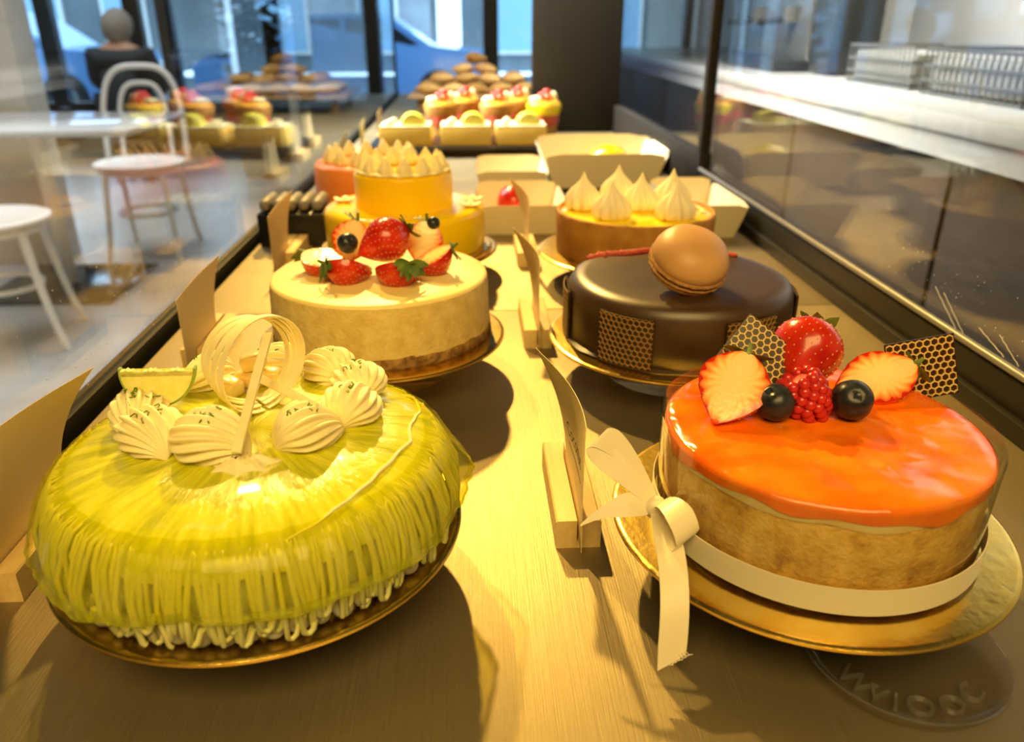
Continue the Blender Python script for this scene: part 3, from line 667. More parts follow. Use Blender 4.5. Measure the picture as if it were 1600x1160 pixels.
# =================================================================== FRUIT BUILDERS
def seeds_mb(rp, L, keep):
    b = MB(); k = 0
    for i in range(1, 12):
        t = .06+.82*i/12; r = rp(t); n = max(3, int(2*PI*r/(.62)))
        for j in range(n):
            a = 2*PI*(j+.5*(i % 2))/n
            if not keep(a): continue
            z = -L/2+L*t; b.ball((r*1.0*math.cos(a), r*1.0*math.sin(a), z), (.048, .048, .08), 5, 4)
    return b
def strawberry(label, loc, axis, face, L=4.6, R=1.9, half=False, skin='straw', group=None, leaf='leaf', nleaf=7, cal=1.0):
    """tip at -axis, green calyx at +axis; a halved one shows its cut face towards FACE"""
    rot = frame_rot(axis, face)
    e = thing('strawberry', label, 'strawberry', loc, group, rot=rot.to_4x4())
    def rp(t): return R*(max(0, math.sin(PI*min(1, (t*.975+.012))**1.22))**.70) if 0 < t < 1 else 0
    n = 28; b = MB()
    def surf(u, v):
        t = v; a = (PI+PI*u) if half else 2*PI*u
        r = rp(t); dim = .035*math.sin(9*a+18*t*((int(t*11) % 2)*.2+1))*math.sin(24*t) if .08 < t < .92 else 0
        return ((r+dim)*math.cos(a), (r+dim)*math.sin(a), -L/2+L*t)
    # rows of the body; a half keeps only the -Y side
    b.grid(lambda u, v: surf(u, .012+.976*v), n, 26, cu=not half)
    b.ball((0, -.02 if half else 0, -L/2+.10), (.22, .18, .12), 10, 6)
    if half:
        pass
    part('flesh', b, skin, e, local=True, sharp=70)
    sd = seeds_mb(rp, L, (lambda a: math.sin(a) < -.08) if half else (lambda a: True)); part('seeds', sd, 'seed', e, kind='stuff', local=True)
    if half:
        c = MB(); A, E_, G_ = [], [], []
        rows, cols = 22, 15
        for j in range(rows):
            t = .012+.976*j/(rows-1); r = rp(t)
            for i in range(cols):
                q = -1+2*i/(cols-1); c.v.append((q*r, .02+.10*(1-q*q)*math.sin(PI*t), -L/2+L*t))
                ee = max(abs(q)**1.6, max(0, 1-t*5.5), max(0, (t-.93)*3)); E_.append(ee); G_.append(26*math.atan2(t-.55, q*.6))
        for j in range(rows-1):
            for i in range(cols-1): a = j*cols+i; c.f.append((a, a+1, a+cols+1, a+cols)); c.m.append(0)
        c.att = {'edge': E_, 'ang': G_}; part('cut_face', c, 'straw_cut', e, 'pale cut face', local=True, sharp=80)
    cal_ = MB(); zt = L/2-.12
    for k in range(nleaf):
        a = (PI+PI*(k+.5)/nleaf) if half else 2*PI*k/nleaf+.3
        d = Vector((math.cos(a), math.sin(a), 0)); sd_ = Vector((-math.sin(a), math.cos(a), 0)); l = cal*random.uniform(1.0, 1.5); lift = random.uniform(-.25, .5)
        rows = [(0, .12, .16), (.35, .38, .34), (.7, .34, .30), (1.0, .05, .05)]; vs = []
        for t, wv, _ in rows:
            p = d*(.15+l*t)+Vector((0, 0, zt+.10+lift*t*t*1.2)); vs += [p-sd_*wv, p+Vector((0, 0, .09)), p+sd_*wv, p-Vector((0, 0, .05))]
        f = []
        for i in range(3): f += [(i*4+j, i*4+(j+1) % 4, i*4+4+(j+1) % 4, i*4+4+j) for j in range(4)]
        cal_.add(vs, f)
    cal_.tube([(0, -.15 if half else 0, zt), (0, -.15 if half else 0, zt+.25), (.12, -.1, zt+.75)], [.22, .16, .12], 7); part('calyx', cal_, leaf, e, local=True)
    return e
def blueberry(label, loc, r, axis, group=None):
    e = thing('blueberry', label, 'blueberry', loc, group, rot=frame_rot(axis, (0.1, 1, .2)).to_4x4())
    b = MB(); b.lathe([(0, -r*.94), (r*.45, -r*.86), (r*.80, -r*.56), (r*.99, -.05), (r*.86, r*.50), (r*.55, r*.80), (r*.22, r*.91), (r*.14, r*.86), (0, r*.83)], 28); part('berry', b, 'blueberry', e, local=True, sharp=70)
    b = MB()
    for k in range(5):
        a = 2*PI*k/5; p = Vector((math.cos(a), math.sin(a), 0)); s_ = Vector((-p.y, p.x, 0)); z = r*.90
        b.add([p*r*.14-s_*r*.09+Vector((0, 0, z)), p*r*.14+s_*r*.09+Vector((0, 0, z)), p*r*.30+s_*r*.03+Vector((0, 0, z+r*.03)), p*r*.30-s_*r*.03+Vector((0, 0, z+r*.03))], [(0, 1, 2, 3)])
    part('crown', b, 'blueberry', e, local=True); return e
def raspberry(label, loc, axis, r=1.35, L=2.9, group=None):
    e = thing('raspberry', label, 'raspberry', loc, group, rot=frame_rot(axis, (0.1, 1, .1)).to_4x4())
    b = MB(); b.lathe([(0, -L/2+.25), (r*.5, -L/2+.45), (r*.75, 0), (r*.7, L/2-.3), (0, L/2-.2)], 20); part('core', b, 'raspberry', e, local=True)
    me = None
    for j in range(7):
        t = j/6; z = -L/2+.30+(L-.6)*t; rr = r*.84*math.sin(PI*(.12+.66*(1-t)))**.8 if t < 1 else r*.5; rr = r*.80*(math.sin(PI*(.17+.55*t)))**.7
        n = max(5, int(2*PI*rr/.62))
        for i in range(n):
            a = 2*PI*(i+.5*(j % 2))/n
            if me is None:
                bb = MB(); bb.ball((0, 0, 0), (.36, .36, .34), 9, 6); o = part('drupelet', bb, 'raspberry', e, local=True); me = o
            else: o = clone(me, e)
            o.location = (rr*math.cos(a)*S, rr*math.sin(a)*S, z*S)
    o = clone(me, e, (0, 0, (-L/2+.16)*S)); return e
def honey(w_, h, th, cell, frame_=.12):
    """plate in the XY plane: raised hexagonal lattice (slot 0), recessed cell floors (slot 1), back and edges"""
    b = MB(); R = cell/math.sqrt(3); dx, dy = cell, 1.5*R
    b.box((0, 0, th*.25), (w_, h, th*.5), m=1)
    ny = int(h/dy)+2; nx = int(w_/dx)+2
    for j in range(-ny, ny+1):
        for i in range(-nx, nx+1):
            cx = (i+.5*(j % 2))*dx; cy = j*dy
            if abs(cx) > w_/2+cell*.4 or abs(cy) > h/2+cell*.4: continue
            vs = []
            cl = lambda p: (max(-w_/2, min(w_/2, p[0])), max(-h/2, min(h/2, p[1])), p[2])
            for rr, z in ((R, th), (R*.85, th), (R*.76, th*.55)):
                for k in range(6):
                    a = PI/6+k*PI/3; vs.append(cl((cx+rr*math.cos(a), cy+rr*math.sin(a), z)))
            for k in range(6):
                k2 = (k+1) % 6; b.add([vs[k], vs[k2], vs[6+k2], vs[6+k]], [(0, 1, 2, 3)], 0); b.add([vs[6+k], vs[6+k2], vs[12+k2], vs[12+k]], [(0, 1, 2, 3)], 0)
            b.add(vs[12:18], [(0, 1, 2, 3, 4, 5)], 1)
    for sx, sy, lx, ly in ((0, h/2, w_, .05), (0, -h/2, w_, .05), (w_/2, 0, .05, h), (-w_/2, 0, .05, h)): b.box((sx, sy, th*.5), (lx, ly, th), m=1)
    return b

# =================================================================== 1. LIME CAKE
gx, gy = CK['green']
lc = thing('lime_cake', 'large yellow green lime cake draped in jelly with a crown of piped cream', 'cake', (gx, gy, 4))
b = MB(); b.lathe([(0, 4), (9.1, 4), (9.2, 5.2), (9.9, 5.7), (10.1, 6.4), (10.05, 8), (9.5, 8.7), (0, 8.9)], 64, (gx, gy, 0)); part('sponge', b, 'strand', lc)
def gtop(a, r, z):
    k = (r/10.4)**3
    return r*(1+.012*k*wob(a, 3, ((3, 1), (7, .6), (17, .5)))), z+.05*k*wob(a, 5, ((4, 1), (11, .8), (29, .5)))
b = MB(); b.lathe([(0, 9.95), (2, 9.94), (4, 9.90), (6, 9.80), (7.6, 9.62), (8.8, 9.36), (9.7, 8.98), (10.2, 8.5), (10.4, 7.9)], 180, (gx, gy, 0), gtop); part('glaze_top', b, 'glaze_green', lc, sharp=80)
def gsk(a, r, z):
    k = max(0, (8.6-z)/2.4)
    fl = .38*math.exp(-((a-.20)/.16)**2)+.30*math.exp(-((a-PI-.05)/.2)**2)
    return r+k*(.16*wob(a, 2, ((5, .8), (9, .7), (23, .35)))+fl)+.05*math.sin(46*a+3*math.sin(5*a)), z+k*(.20*wob(a, 4, ((3, 1), (8, .6), (19, .3))))
b = MB(); b.lathe([(9.2, 9.34), (9.8, 9.14), (10.4, 8.72), (10.75, 8.0), (11.15, 7.3), (11.4, 6.7), (11.5, 6.35), (11.44, 6.34), (11.3, 6.7)], 240, (gx, gy, 0), gsk); part('jelly_skirt', b, 'film', lc, 'translucent yellow green jelly skirt', sharp=80)
b = MB()
def rimp(i, n=240):
    a = 2*PI*i/n; r, z = gsk(a, 11.47, 6.33); return (gx+r*math.cos(a), gy+r*math.sin(a), z)
b.tube([rimp(i) for i in range(240)], .07, 6, closed=True); part('skirt_rim', b, 'film', lc)
b = MB(); rnd = random.Random(11)
for i in range(250):
    a = 2*PI*i/250+rnd.uniform(-.012, .012); sw = rnd.uniform(-.05, .05); low = rnd.uniform(4.5, 5.6); ro = rnd.uniform(10.5, 11.0)
    pts = []
    for t, (r, z) in enumerate(((9.0+rnd.uniform(0, .9), 9.12), (9.95, 8.84), (10.42, 8.1), (ro, 6.9), (ro+.05, 6.0), (ro-.05, low+.15), (ro-.12, low))):
        aa = a+sw*t/6; pts.append((gx+r*math.cos(aa), gy+r*math.sin(aa), z))
    if rnd.random() < .6:     # folds back on itself in a loop
        for t, (r, z) in enumerate(((ro-.1, low-.06), (ro-.12, low+.1), (ro-.2, low+.7))): 
            aa = a+sw+.018*(t+1)*(1 if rnd.random() < .5 else 1); pts.append((gx+r*math.cos(aa), gy+r*math.sin(aa), z))
    rr_ = .14+rnd.uniform(-.025, .035); b.tube(pts, [.02, rr_*.6]+[rr_]*(len(pts)-2), 6)
part('cream_strands', b, 'strand', lc, 'thin piped cream strands hanging in loops', kind='stuff', sharp=80)
pm = None
for i in range(58):
    a = 2*PI*i/58; r = 9.8+random.uniform(-.08, .08)
    if pm is None:
        q = MB(); q.ball((0, 0, 0), (.54, .54, .52), 14, 10); pm = part('cream_pearl', q, 'pearl', lc, local=True); o = pm
    else: o = clone(pm, lc)
    k = random.uniform(.9, 1.08); o.scale = (k, k, k); o.location = (r*math.cos(a)*S, r*math.sin(a)*S, .53*S)
b = MB(); fp = [(-4.9, 45.6, 9.15), (-4.0, 44.2, 9.2), (-3.5, 42.6, 9.25), (-3.3, 41, 9.27), (-3.7, 39.2, 9.42), (-3.6, 37.2, 9.35), (-4.4, 35.2, 9.32), (-5.1, 33.6, 9.25), (-5.8, 32.3, 9.18), (-6.6, 31.2, 9.12), (-7.6, 30, 9.0), (-8.8, 29.1, 8.85)]
def surfz(x, y):
    r = math.hypot(x-gx, y-gy); pr = [(0, 9.95), (4, 9.90), (6, 9.80), (7.6, 9.62), (8.8, 9.36), (9.7, 8.98), (10.2, 8.5), (10.4, 7.9)]
    for (r0, z0), (r1, z1) in zip(pr, pr[1:]):
        if r <= r1: return z0+(z1-z0)*(r-r0)/(r1-r0)
    return 7.9
fpp = []
for (p, q) in zip(fp, fp[1:]):
    for k in range(6): t = k/6; fpp.append((p[0]+(q[0]-p[0])*t+.04*math.sin(len(fpp)*.9), p[1]+(q[1]-p[1])*t, 0))
fpp = [(x, y, surfz(x, y)+.06) for x, y, _ in fpp]
b.tube(fpp, [.04+.07*math.sin(PI*i/(len(fpp)-1)) for i in range(len(fpp))], 6); part('crease_highlight', b, 'cream', lc, 'pale raised line drawn as the highlight along the jelly crease')  # cream coloured tube painted in for the crease highlight
# piped cream shells
def shell_mb(L=4.2, Wd=1.75, H=2.15, nr=15, tw=1.3, seed=0):
    b = MB(); rn = random.Random(seed)
    def f(u, v):
        t = v; body = max(0., math.sin(PI*min(1, t)**.72))**.62; a = 2*PI*u
        fl = 1+.135*math.cos(nr*(a+tw*(t-.3)**2+.25*math.sin(3*t)))*min(1, 4*t)*min(1, 5*(1-t)+.25)
        y = Wd*body*fl*math.cos(a); z = H*.62*body*fl*math.sin(a)+H*.42*body**.6
        return (L*(t-.42)+.18*math.sin(a*2)*body, y, max(z, -.06+.02*math.sin(nr*a)))
    b.grid(f, 150, 22, cu=True); return b
ros = [(-18.5, 39.6, 1.95, .9), (-16.9, 37.0, 2.55, .98), (-13.7, 36.0, 3.25, 1.08), (-9.0, 36.8, 3.75, 1.0), (-6.9, 39.6, 4.5, .98), (-7.0, 43.2, 5.2, .95), (-9.2, 45.7, 5.75, .95), (-12.6, 46.7, 6.25, .95), (-16.2, 45.0, 7.1, .95)]
zr = random.Random(5)
for i, (x, y, ang, sc) in enumerate(ros):
    q = shell_mb(seed=i, tw=1.1+.3*(i % 3)); ang = math.atan2(y-41, x+12.8); R_ = Matrix.Rotation(ang+PI/2-.15, 3, 'Z'); z0 = surfz(x, y)-.04
    q.map(lambda v: R_ @ (v*sc*.92)+Vector((x, y, z0))); sh = part('piped_shell', q, 'cream', lc, sharp=75)
    b = MB()
    for k in range(14):
        c0 = Vector((x+zr.gauss(0, .32), y+zr.gauss(0, .32), z0+1.93*sc-abs(zr.gauss(0, .12)))); a = zr.uniform(0, 6.28); l = zr.uniform(.12, .4)
        b.tube([c0+Vector((l*t*math.cos(a+t*2.4), l*t*math.sin(a+t*2.4), .16*math.sin(3*t))) for t in (0, .33, .66, 1)], .042, 5)
    part('lime_zest', b, 'zest', sh)
# smear of cream at the foot of the left chocolate stick
b = MB(); b.grid(lambda u, v: (-11.7+1.7*v*math.cos(2*PI*u)*(1+.18*math.sin(5*2*PI*u)), 34.6+1.0*v*math.sin(2*PI*u)*(1+.2*math.sin(7*2*PI*u)), surfz(-11.7+1.7*v*math.cos(2*PI*u), 34.6+v*math.sin(2*PI*u))+.36*(1-v*v)*(1+.5*math.sin(9*v+4*math.sin(6*PI*u)))-.02), 40, 9, cu=True); part('cream_smear', b, 'cream', lc)
# white chocolate curl: four thin bands joined at the foot
cc = thing('chocolate_curl', 'round white chocolate curl of four bands standing on the lime cake', 'chocolate curl', (-12.2, 41, 9.9))
ax = Vector((-.74, .67, 0)); e1 = Vector((.67, .74, 0)); e2 = Vector((0, 0, 1))
for k in range(4):
    pts, wd = [], []
    for i in range(49):
        a = -PI/2+2*PI*i/48*.985; spread = .40+.20*max(0, -math.cos(a))+.05*math.sin(a)
        off = (k-1.5)*spread*1.0; rr = 2.75-.07*k+.10*math.sin(2*a+k)
        p = Vector((-12.25, 41, 12.72))+e1*rr*math.cos(a)+e2*rr*.98*math.sin(a)+ax*off; pts.append(p); wd.append(ax)
    b = MB(); b.strip(pts, wd, .44, .08); part('band', b, 'white_choc', cc, sharp=50)
for p0, p1, l in (((-11.75, 34.2, 10.75), (-11.05, 40.0, 14.75), 'longer white chocolate stick leaning through the curl'), ((-8.3, 37.0, 11.75), (-11.9, 40.1, 12.1), 'shorter white chocolate stick resting on the right hand cream shell')):
    P0, P1 = Vector(p0), Vector(p1); b = MB(); n = 8; b.strip([P0+(P1-P0)*i/n+Vector((0, 0, .05*math.sin(PI*i/n))) for i in range(n+1)], (1, -.12, 0) if p0[0] < -10 else (.45, .5, .6), .46, .2)
    solo('chocolate_stick', b, 'white_choc', l, 'chocolate stick', p0)
# lime slice
ls = thing('lime_slice', 'half round green lime slice standing on the back left of the lime cake', 'lime slice', (-17.7, 41.2, 10.2))
Rl = frame_rot((0.05, .22, 1), (-.22, 1, 0)); C0 = Vector((-17.75, 41.2, 12.25))
def lp(v): return C0+Rl @ v
b = MB(); n = 26
for (yo, fr) in ((-.42, 1), (.42, 1)):
    vs = [(0, yo, -.02)]+[(1.86*math.cos(PI+PI*i/n)*.995, yo, 1.86*math.sin(PI+PI*i/n)*1.06) for i in range(n+1)]; b.add(vs, [(0, i+1, i+2) for i in range(n)])
tj = [(-1.86+3.72*i/n, .08*math.sin(7*i)+.05*math.cos(3.1*i)-.05) for i in range(n+1)]
b.add([(x, yo, z) for x, z in tj for yo in (-.42, .42)]+[(x, yo, -.3) for x, _ in tj for yo in (-.42, .42)], [(i*2, i*2+2, i*2+3, i*2+1) for i in range(n)]+[(2*(n+1)+i*2, 2*(n+1)+i*2+2, i*2+2, i*2) for i in range(n)])
b.map(lp); part('flesh', b, 'lime_flesh', ls, sharp=50)
b = MB(); pts, wd = [], []
vs = []
for i in range(n+1):
    a = PI*.985+PI*1.03*i/n; ww = .60+.50*(i/n)
    for rr, yo in ((1.87, -ww/2+.12), (2.0, -ww/2+.16), (2.0, ww/2+.1), (1.86, ww/2+.1)): vs.append((rr*math.cos(a), yo, rr*1.05*math.sin(a)))
b.add(vs, [(i*4+j, i*4+(j+1) % 4, i*4+4+(j+1) % 4, i*4+4+j) for i in range(n) for j in range(4)]+[(3, 2, 1, 0), (n*4, n*4+1, n*4+2, n*4+3)]); b.map(lp); part('rind', b, 'lime_rind', ls, sharp=60)
# fruit pieces inside the curl
fr_ = random.Random(3)
for i, (x, y, z, l) in enumerate(((-13.6, 43.6, 10.5, 'pale yellow fruit piece at the left foot of the pile inside the curl'), (-12.5, 44.0, 10.5, 'pale yellow fruit piece at the right of the pile inside the curl'), (-13.2, 43.8, 11.55, 'pale yellow fruit piece on top of the pile inside the curl'), (-14.4, 42.7, 10.45, 'pale yellow fruit piece lying nearest the left of the curl'))):
    b = MB(); b.box((x, y, z), (1.5, 1.1, 1.0), bev=.28, rot=Matrix.Rotation(fr_.uniform(-.6, .6), 3, 'Z') @ Matrix.Rotation(fr_.uniform(-.25, .25), 3, 'Y')); solo('fruit_piece', b, 'mango', l, 'fruit', (x, y, z-.5), 'pale fruit pieces on the lime cake', sharp=60)

# =================================================================== 2. ORANGE GLAZED CAKE
ox, oy = CK['orange']
oc = thing('orange_cake', 'golden sponge cake with glossy orange glaze in a clear film collar', 'cake', (ox, oy, 4))
b = MB(); b.lathe([(0, 4), (8.15, 4), (8.3, 4.2), (8.34, 8.4), (8.3, 8.9), (0, 9)], 96, (ox, oy, 0), lambda a, r, z: (r+.03*wob(a, z, ((23, 1), (41, 1))), z)); part('sponge', b, 'sponge', oc)
b = MB(); b.lathe([(0, 9.0), (8.36, 8.92), (8.42, 9.3), (8.40, 9.62), (0, 9.62)], 120, (ox, oy, 0), lambda a, r, z: (r, z-(.35*abs(wob(a, 2, ((3, .6), (7, .4)))) if r > 8.3 and z < 9 else 0))); part('mousse_layer', b, 'mousse', oc)
b = MB(); b.lathe([(0, 9.98), (3, 9.99), (6, 9.98), (7.6, 9.97), (8.2, 9.92), (8.42, 9.78), (8.46, 9.55), (8.44, 9.3)], 160, (ox, oy, 0), lambda a, r, z: (r, z-(.22*(1+wob(a, 6, ((3, .5), (8, .5), (15, .4)))) if z < 9.4 else 0)+.015*math.sin(r*2.1+3*a))); part('orange_glaze', b, 'glaze_orange', oc, sharp=80)
b = MB(); b.lathe([(8.55, 4.05), (8.62, 7.5), (8.72, 10.3), (8.74, 10.3), (8.64, 7.5), (8.57, 4.05)], 120, (ox, oy, 0)); part('film_collar', b, 'acetate', oc, 'clear film collar', sharp=60)
rb = thing('satin_ribbon', 'cream satin ribbon tied in a bow around the orange cake', 'ribbon', (ox, oy, 4.3))
b = MB(); a0 = math.radians(186); n = 90
tilt = lambda a: 5.15+.12*math.cos(a-math.radians(100))
b.strip([(ox+8.84*math.cos(a), oy+8.84*math.sin(a), tilt(a)) for a in [a0+2*PI*i/n for i in range(n+1)]], (0, 0, 1), 1.5, .05); part('band', b, 'satin', rb, sharp=60)
kx, ky, kz = 9.55, 35.55, 6.0
b = MB(); b.ball((kx, ky, kz), (.62, .55, .66), 14, 10, rot=Matrix.Rotation(.4, 3, 'Y')); part('knot', b, 'satin', rb)
def rib(name, pts, wd, width, label=None): 
    q = MB(); q.strip(pts, wd, width, .045); return part(name, q, 'satin', rb, label, sharp=70)
# upper left loop
L1 = bez((kx-.1, ky, kz+.3), (kx-1.4, ky+.4, kz+1.6), (kx-2.9, ky+1.0, kz+2.5), (kx-3.2, ky+1.4, kz+3.4), 10)
L2 = bez((kx-3.2, ky+1.4, kz+3.4), (kx-2.7, ky+1.7, kz+4.0), (kx-1.2, ky+1.5, kz+2.6), (kx-.1, ky+.25, kz+.3), 12)
pts = L1+L2[1:]; wid = [.7+.8*min(1, 3*min(i, len(pts)-1-i)/len(pts)+.0) for i in range(len(pts))]
rib('bow_loop', pts, [Vector((.80, .35, .46)).lerp(Vector((.62, .6, .5)), i/(len(pts)-1)) for i in range(len(pts))], wid)
# tight right loop
pts = bez((kx+.2, ky-.1, kz+.2), (kx+.1, ky-1.2, kz+1.5), (kx+.75, ky-2.7, kz+1.5), (kx+1.0, ky-3.05, kz+.2), 10)+bez((kx+1.0, ky-3.05, kz+.2), (kx+.9, ky-2.8, kz-1.0), (kx+.2, ky-1.3, kz-.7), (kx+.2, ky, kz-.1), 10)[1:]
rib('bow_loop', pts, [Vector((.75, .45, .25))]*len(pts), [.7+.9*min(1, 3.2*min(i, len(pts)-1-i)/len(pts)) for i in range(len(pts))])
# long front tail hanging over the edge of the board
pts = bez((kx+.05, ky-.2, kz-.1), (kx+.3, ky-1.7, kz-.2), (kx+.2, ky-5.2, kz-.4), (kx-.3, ky-6.5, kz-4.3), 18)
wl = [.75+.7*min(1, i/6) for i in range(19)]; q = MB(); q.strip(pts, (1, 0.05, .02), wl, .045)
for j in (0, 3):
    q.v[18*4+j] = tuple(Vector(q.v[18*4+j])+Vector((.0, -.35, -.5)))
part('tail', q, 'satin', rb, sharp=70)
q = MB()
for k in range(7):
    p = Vector(pts[-1])+Vector((-.25+.15*k, -.05, -.25+.10*k)); q.tube([p, p+Vector((.16, -.1, -.14)), p+Vector((.34, -.12, -.12+.04*(k % 3)))], .022, 5)
part('frayed_end', q, 'satin', rb)
# short left tail
pts = bez((kx-.1, ky, kz), (kx-1.3, ky-.3, kz+.7), (kx-2.6, ky-.2, kz+.3), (kx-4.1, ky-.5, kz-.7), 12)
rib('tail', pts, [(.05, .55, .8)]*13, [.7, .95, 1.2, 1.3, 1.3, 1.3, 1.2, 1.0, .8, .6, .45, .3, .12])
# fruit on top
strawberry('halved strawberry with its cut face forward at the left of the orange cake top', (14.0, 38.35, 11.75), (.52, .60, .62), (-.32, -.80, .52), 4.7, 1.95, True, 'straw_o', None, 'leaf_pale', 5)
strawberry('whole dark red strawberry standing behind the raspberry on the orange cake', (19.25, 41.6, 12.35), (.58, .70, .34), (0, -1, 0), 4.7, 2.05, False, 'straw', None, 'leaf', 6)
strawberry('halved strawberry lying on its side at the right of the orange cake top', (23.1, 40.4, 11.15), (.93, .24, .22), (-.10, -.55, .83), 5.6, 1.7, True, 'straw_o', None, 'leaf_pale', 5)
raspberry('raspberry between the two blueberries on the orange cake', (18.2, 38.3, 11.05), (-.45, .15, .85))
blueberry('blueberry left of the raspberry on the orange cake', (16.3, 37.8, 11.02), 1.08, (-.5, -.3, .8))
blueberry('blueberry right of the raspberry on the orange cake', (20.5, 37.7, 11.12), 1.15, (-.10, -.72, .66))
def shard(label, c, xd, yd, w_, h):
    X = Vector(xd).normalized(); Y = Vector(yd); Y = (Y-X*Y.dot(X)).normalized(); Z = X.cross(Y); Rm = Matrix((X, Y, Z)).transposed()
    e = thing('chocolate_shard', label, 'chocolate', c, None, rot=Rm.to_4x4())
    part('lattice_plate', honey(w_, h, .15, .43), ['lit_bronze_lat', 'choc_dark'], e, local=True, smooth=False); return e
shard('honeycomb chocolate square propped behind the left halved strawberry', (16.15, 40.75, 12.35), (.80, -.35, -.60), (.45, .42, .80), 3.9, 3.5)
shard('honeycomb chocolate square standing at the right end of the orange cake top', (26.4, 41.5, 11.2), (.97, -.06, .20), (-.12, .22, .95), 3.9, 3.6)

# =================================================================== 3. STRAWBERRY CHEESECAKE
hx, hy = CK['cheese']
hc = thing('cheesecake', 'plain pale cheesecake with a biscuit base topped by a pile of strawberries', 'cake', (hx, hy, 4))
b = MB(); b.lathe([(0, 4), (9.75, 4), (9.85, 4.2), (9.84, 5.0), (0, 5.05)], 96, (hx, hy, 0), lambda a, r, z: (r+.05*wob(a, z, ((19, 1), (37, 1), (61, .7))) if r > 9 else r, z+(.07*wob(a, 3, ((11, 1), (29, 1))) if z > 4.9 else 0))); part('biscuit_base', b, 'crust', hc)
b = MB(); b.lathe([(0, 4.95), (9.78, 4.95), (9.74, 6.5), (9.66, 8.6), (9.60, 9.25)], 120, (hx, hy, 0), lambda a, r, z: (r+.02*wob(a, z*3, ((31, 1), (47, 1))), z)); part('side', b, 'cheese_side', hc, sharp=80)
b = MB(); b.lathe([(9.60, 9.2), (9.52, 9.42), (9.3, 9.52), (7, 9.55), (0, 9.55)], 120, (hx, hy, 0), lambda a, r, z: (r, z+.02*wob(a, r, ((3, 1), (5, 1))))); part('top', b, 'cheese', hc, sharp=80)
G = 'strawberries on the cheesecake'
strawberry('halved strawberry with its pale cut face up at the left of the cheesecake pile', (-13.1, 68.3, 10.95), (-.72, .45, .15), (.35, -.35, .87), 4.6, 1.9, True, 'straw', G, 'leaf', 6)
strawberry('strawberry at the front left of the cheesecake pile with its leaves to the left', (-10.7, 66.0, 10.75), (-.80, -.40, .36), (.2, .6, .6), 4.4, 1.75, True, 'straw', G, 'leaf', 7, 1.15)
strawberry('strawberry at the very front of the cheesecake pile with star shaped leaves', (-6.7, 65.4, 10.80), (.58, -.62, .42), (-.2, .6, .75), 4.6, 1.85, True, 'straw', G, 'leaf', 8, 1.25)
strawberry('large whole strawberry on the top of the cheesecake pile', (-7.9, 68.9, 12.25), (.78, .30, .34), (0, -1, 0), 5.0, 2.0, False, 'straw', G, 'leaf', 6)
strawberry('halved strawberry at the right of the cheesecake pile with a dark green cap', (-3.9, 68.0, 10.95), (.84, .10, .42), (-.30, -.10, .90), 4.4, 1.85, True, 'straw', G, 'leaf', 6)
strawberry('halved strawberry at the back left of the cheesecake pile, cut face forward', (-11.2, 71.6, 11.55), (.30, .25, .86), (.15, -.93, .3), 4.2, 1.8, True, 'straw_o', G, 'leaf', 6)
strawberry('halved strawberry at the back right of the cheesecake pile, cut face forward', (-4.6, 71.4, 11.45), (.18, .30, .9), (-.1, -.93, .34), 4.1, 1.8, True, 'straw_o', G, 'leaf', 6)
blueberry('blueberry between the strawberries at the left of the cheesecake pile', (-11.1, 69.0, 12.1), .95, (.4, -.6, .5))
blueberry('small blueberry on the back right strawberry of the cheesecake', (-3.6, 72.0, 13.1), .62, (.2, -.5, .7))

# =================================================================== 4. CHOCOLATE CAKE
hx, hy = CK['choc']
kc = thing('chocolate_cake', 'round dark glazed chocolate cake with honeycomb plaques around its side', 'cake', (hx, hy, 4))
b = MB(); b.lathe([(0, 4), (9.9, 4), (10.0, 4.15), (9.95, 7.6), (9.85, 8.5), (9.55, 9.15), (9.0, 9.48), (8.2, 9.56), (5, 9.5), (0, 9.48)], 110, (hx, hy, 0), lambda a, r, z: (r, z+.02*wob(a, r, ((3, 1), (5, 1))))); part('glazed_body', b, 'choc_glaze', kc, sharp=80)
b = MB(); b.lathe([(9.9, 4.0), (10.25, 4.04), (10.3, 4.2), (9.95, 4.4)], 110, (hx, hy, 0), lambda a, r, z: (r+.06*wob(a, 2, ((9, 1), (17, 1))) if r > 10.1 else r, z)); part('glaze_foot', b, 'choc_glaze', kc)
for deg in (232, 292, 352, 52, 112, 176):
    q = honey(4.9, 4.3, .20, .50); a0 = math.radians(deg)
    q.map(lambda v: (hx+(10.08+v.z)*math.cos(a0+v.x/10.1), hy+(10.08+v.z)*math.sin(a0+v.x/10.1), 6.35+v.y)); part('honeycomb_plaque', q, ['lit_choc_lat', 'choc_dark'], kc, smooth=False)
b = MB(); rl = random.Random(9); pts = [(10.9+ (24.9-10.9)*t, 72.2+1.6*math.sin(PI*t)*1.1+.25*math.sin(17*t), 9.66) for t in [i/46 for i in range(47)]]
pts = [(x, y, z-.25*max(0, (math.hypot(x-hx, y-hy)-8.4))) for x, y, z in pts]
b.tube(pts, [.22+.10*abs(math.sin(i*1.9)) for i in range(47)], 7)
for k in range(30):
    p = pts[rl.randrange(47)]; b.ball((p[0]+rl.gauss(0, .25), p[1]+rl.gauss(0, .28)-.1, p[2]+.05), rl.uniform(.12, .26), 7, 5)
part('raspberry_line', b, 'raspberry_line', kc, 'red line of raspberry crumbs along the back edge', sharp=80)
ma = Vector((.16, -.42, .89)).normalized(); Rm = frame_rot(ma, (0, 1, .5))
mc = thing('macaron', 'light brown macaron propped on top of the chocolate cake', 'macaron', (17.9, 63.0, 11.55), None, rot=Rm.to_4x4())
mr = 3.25
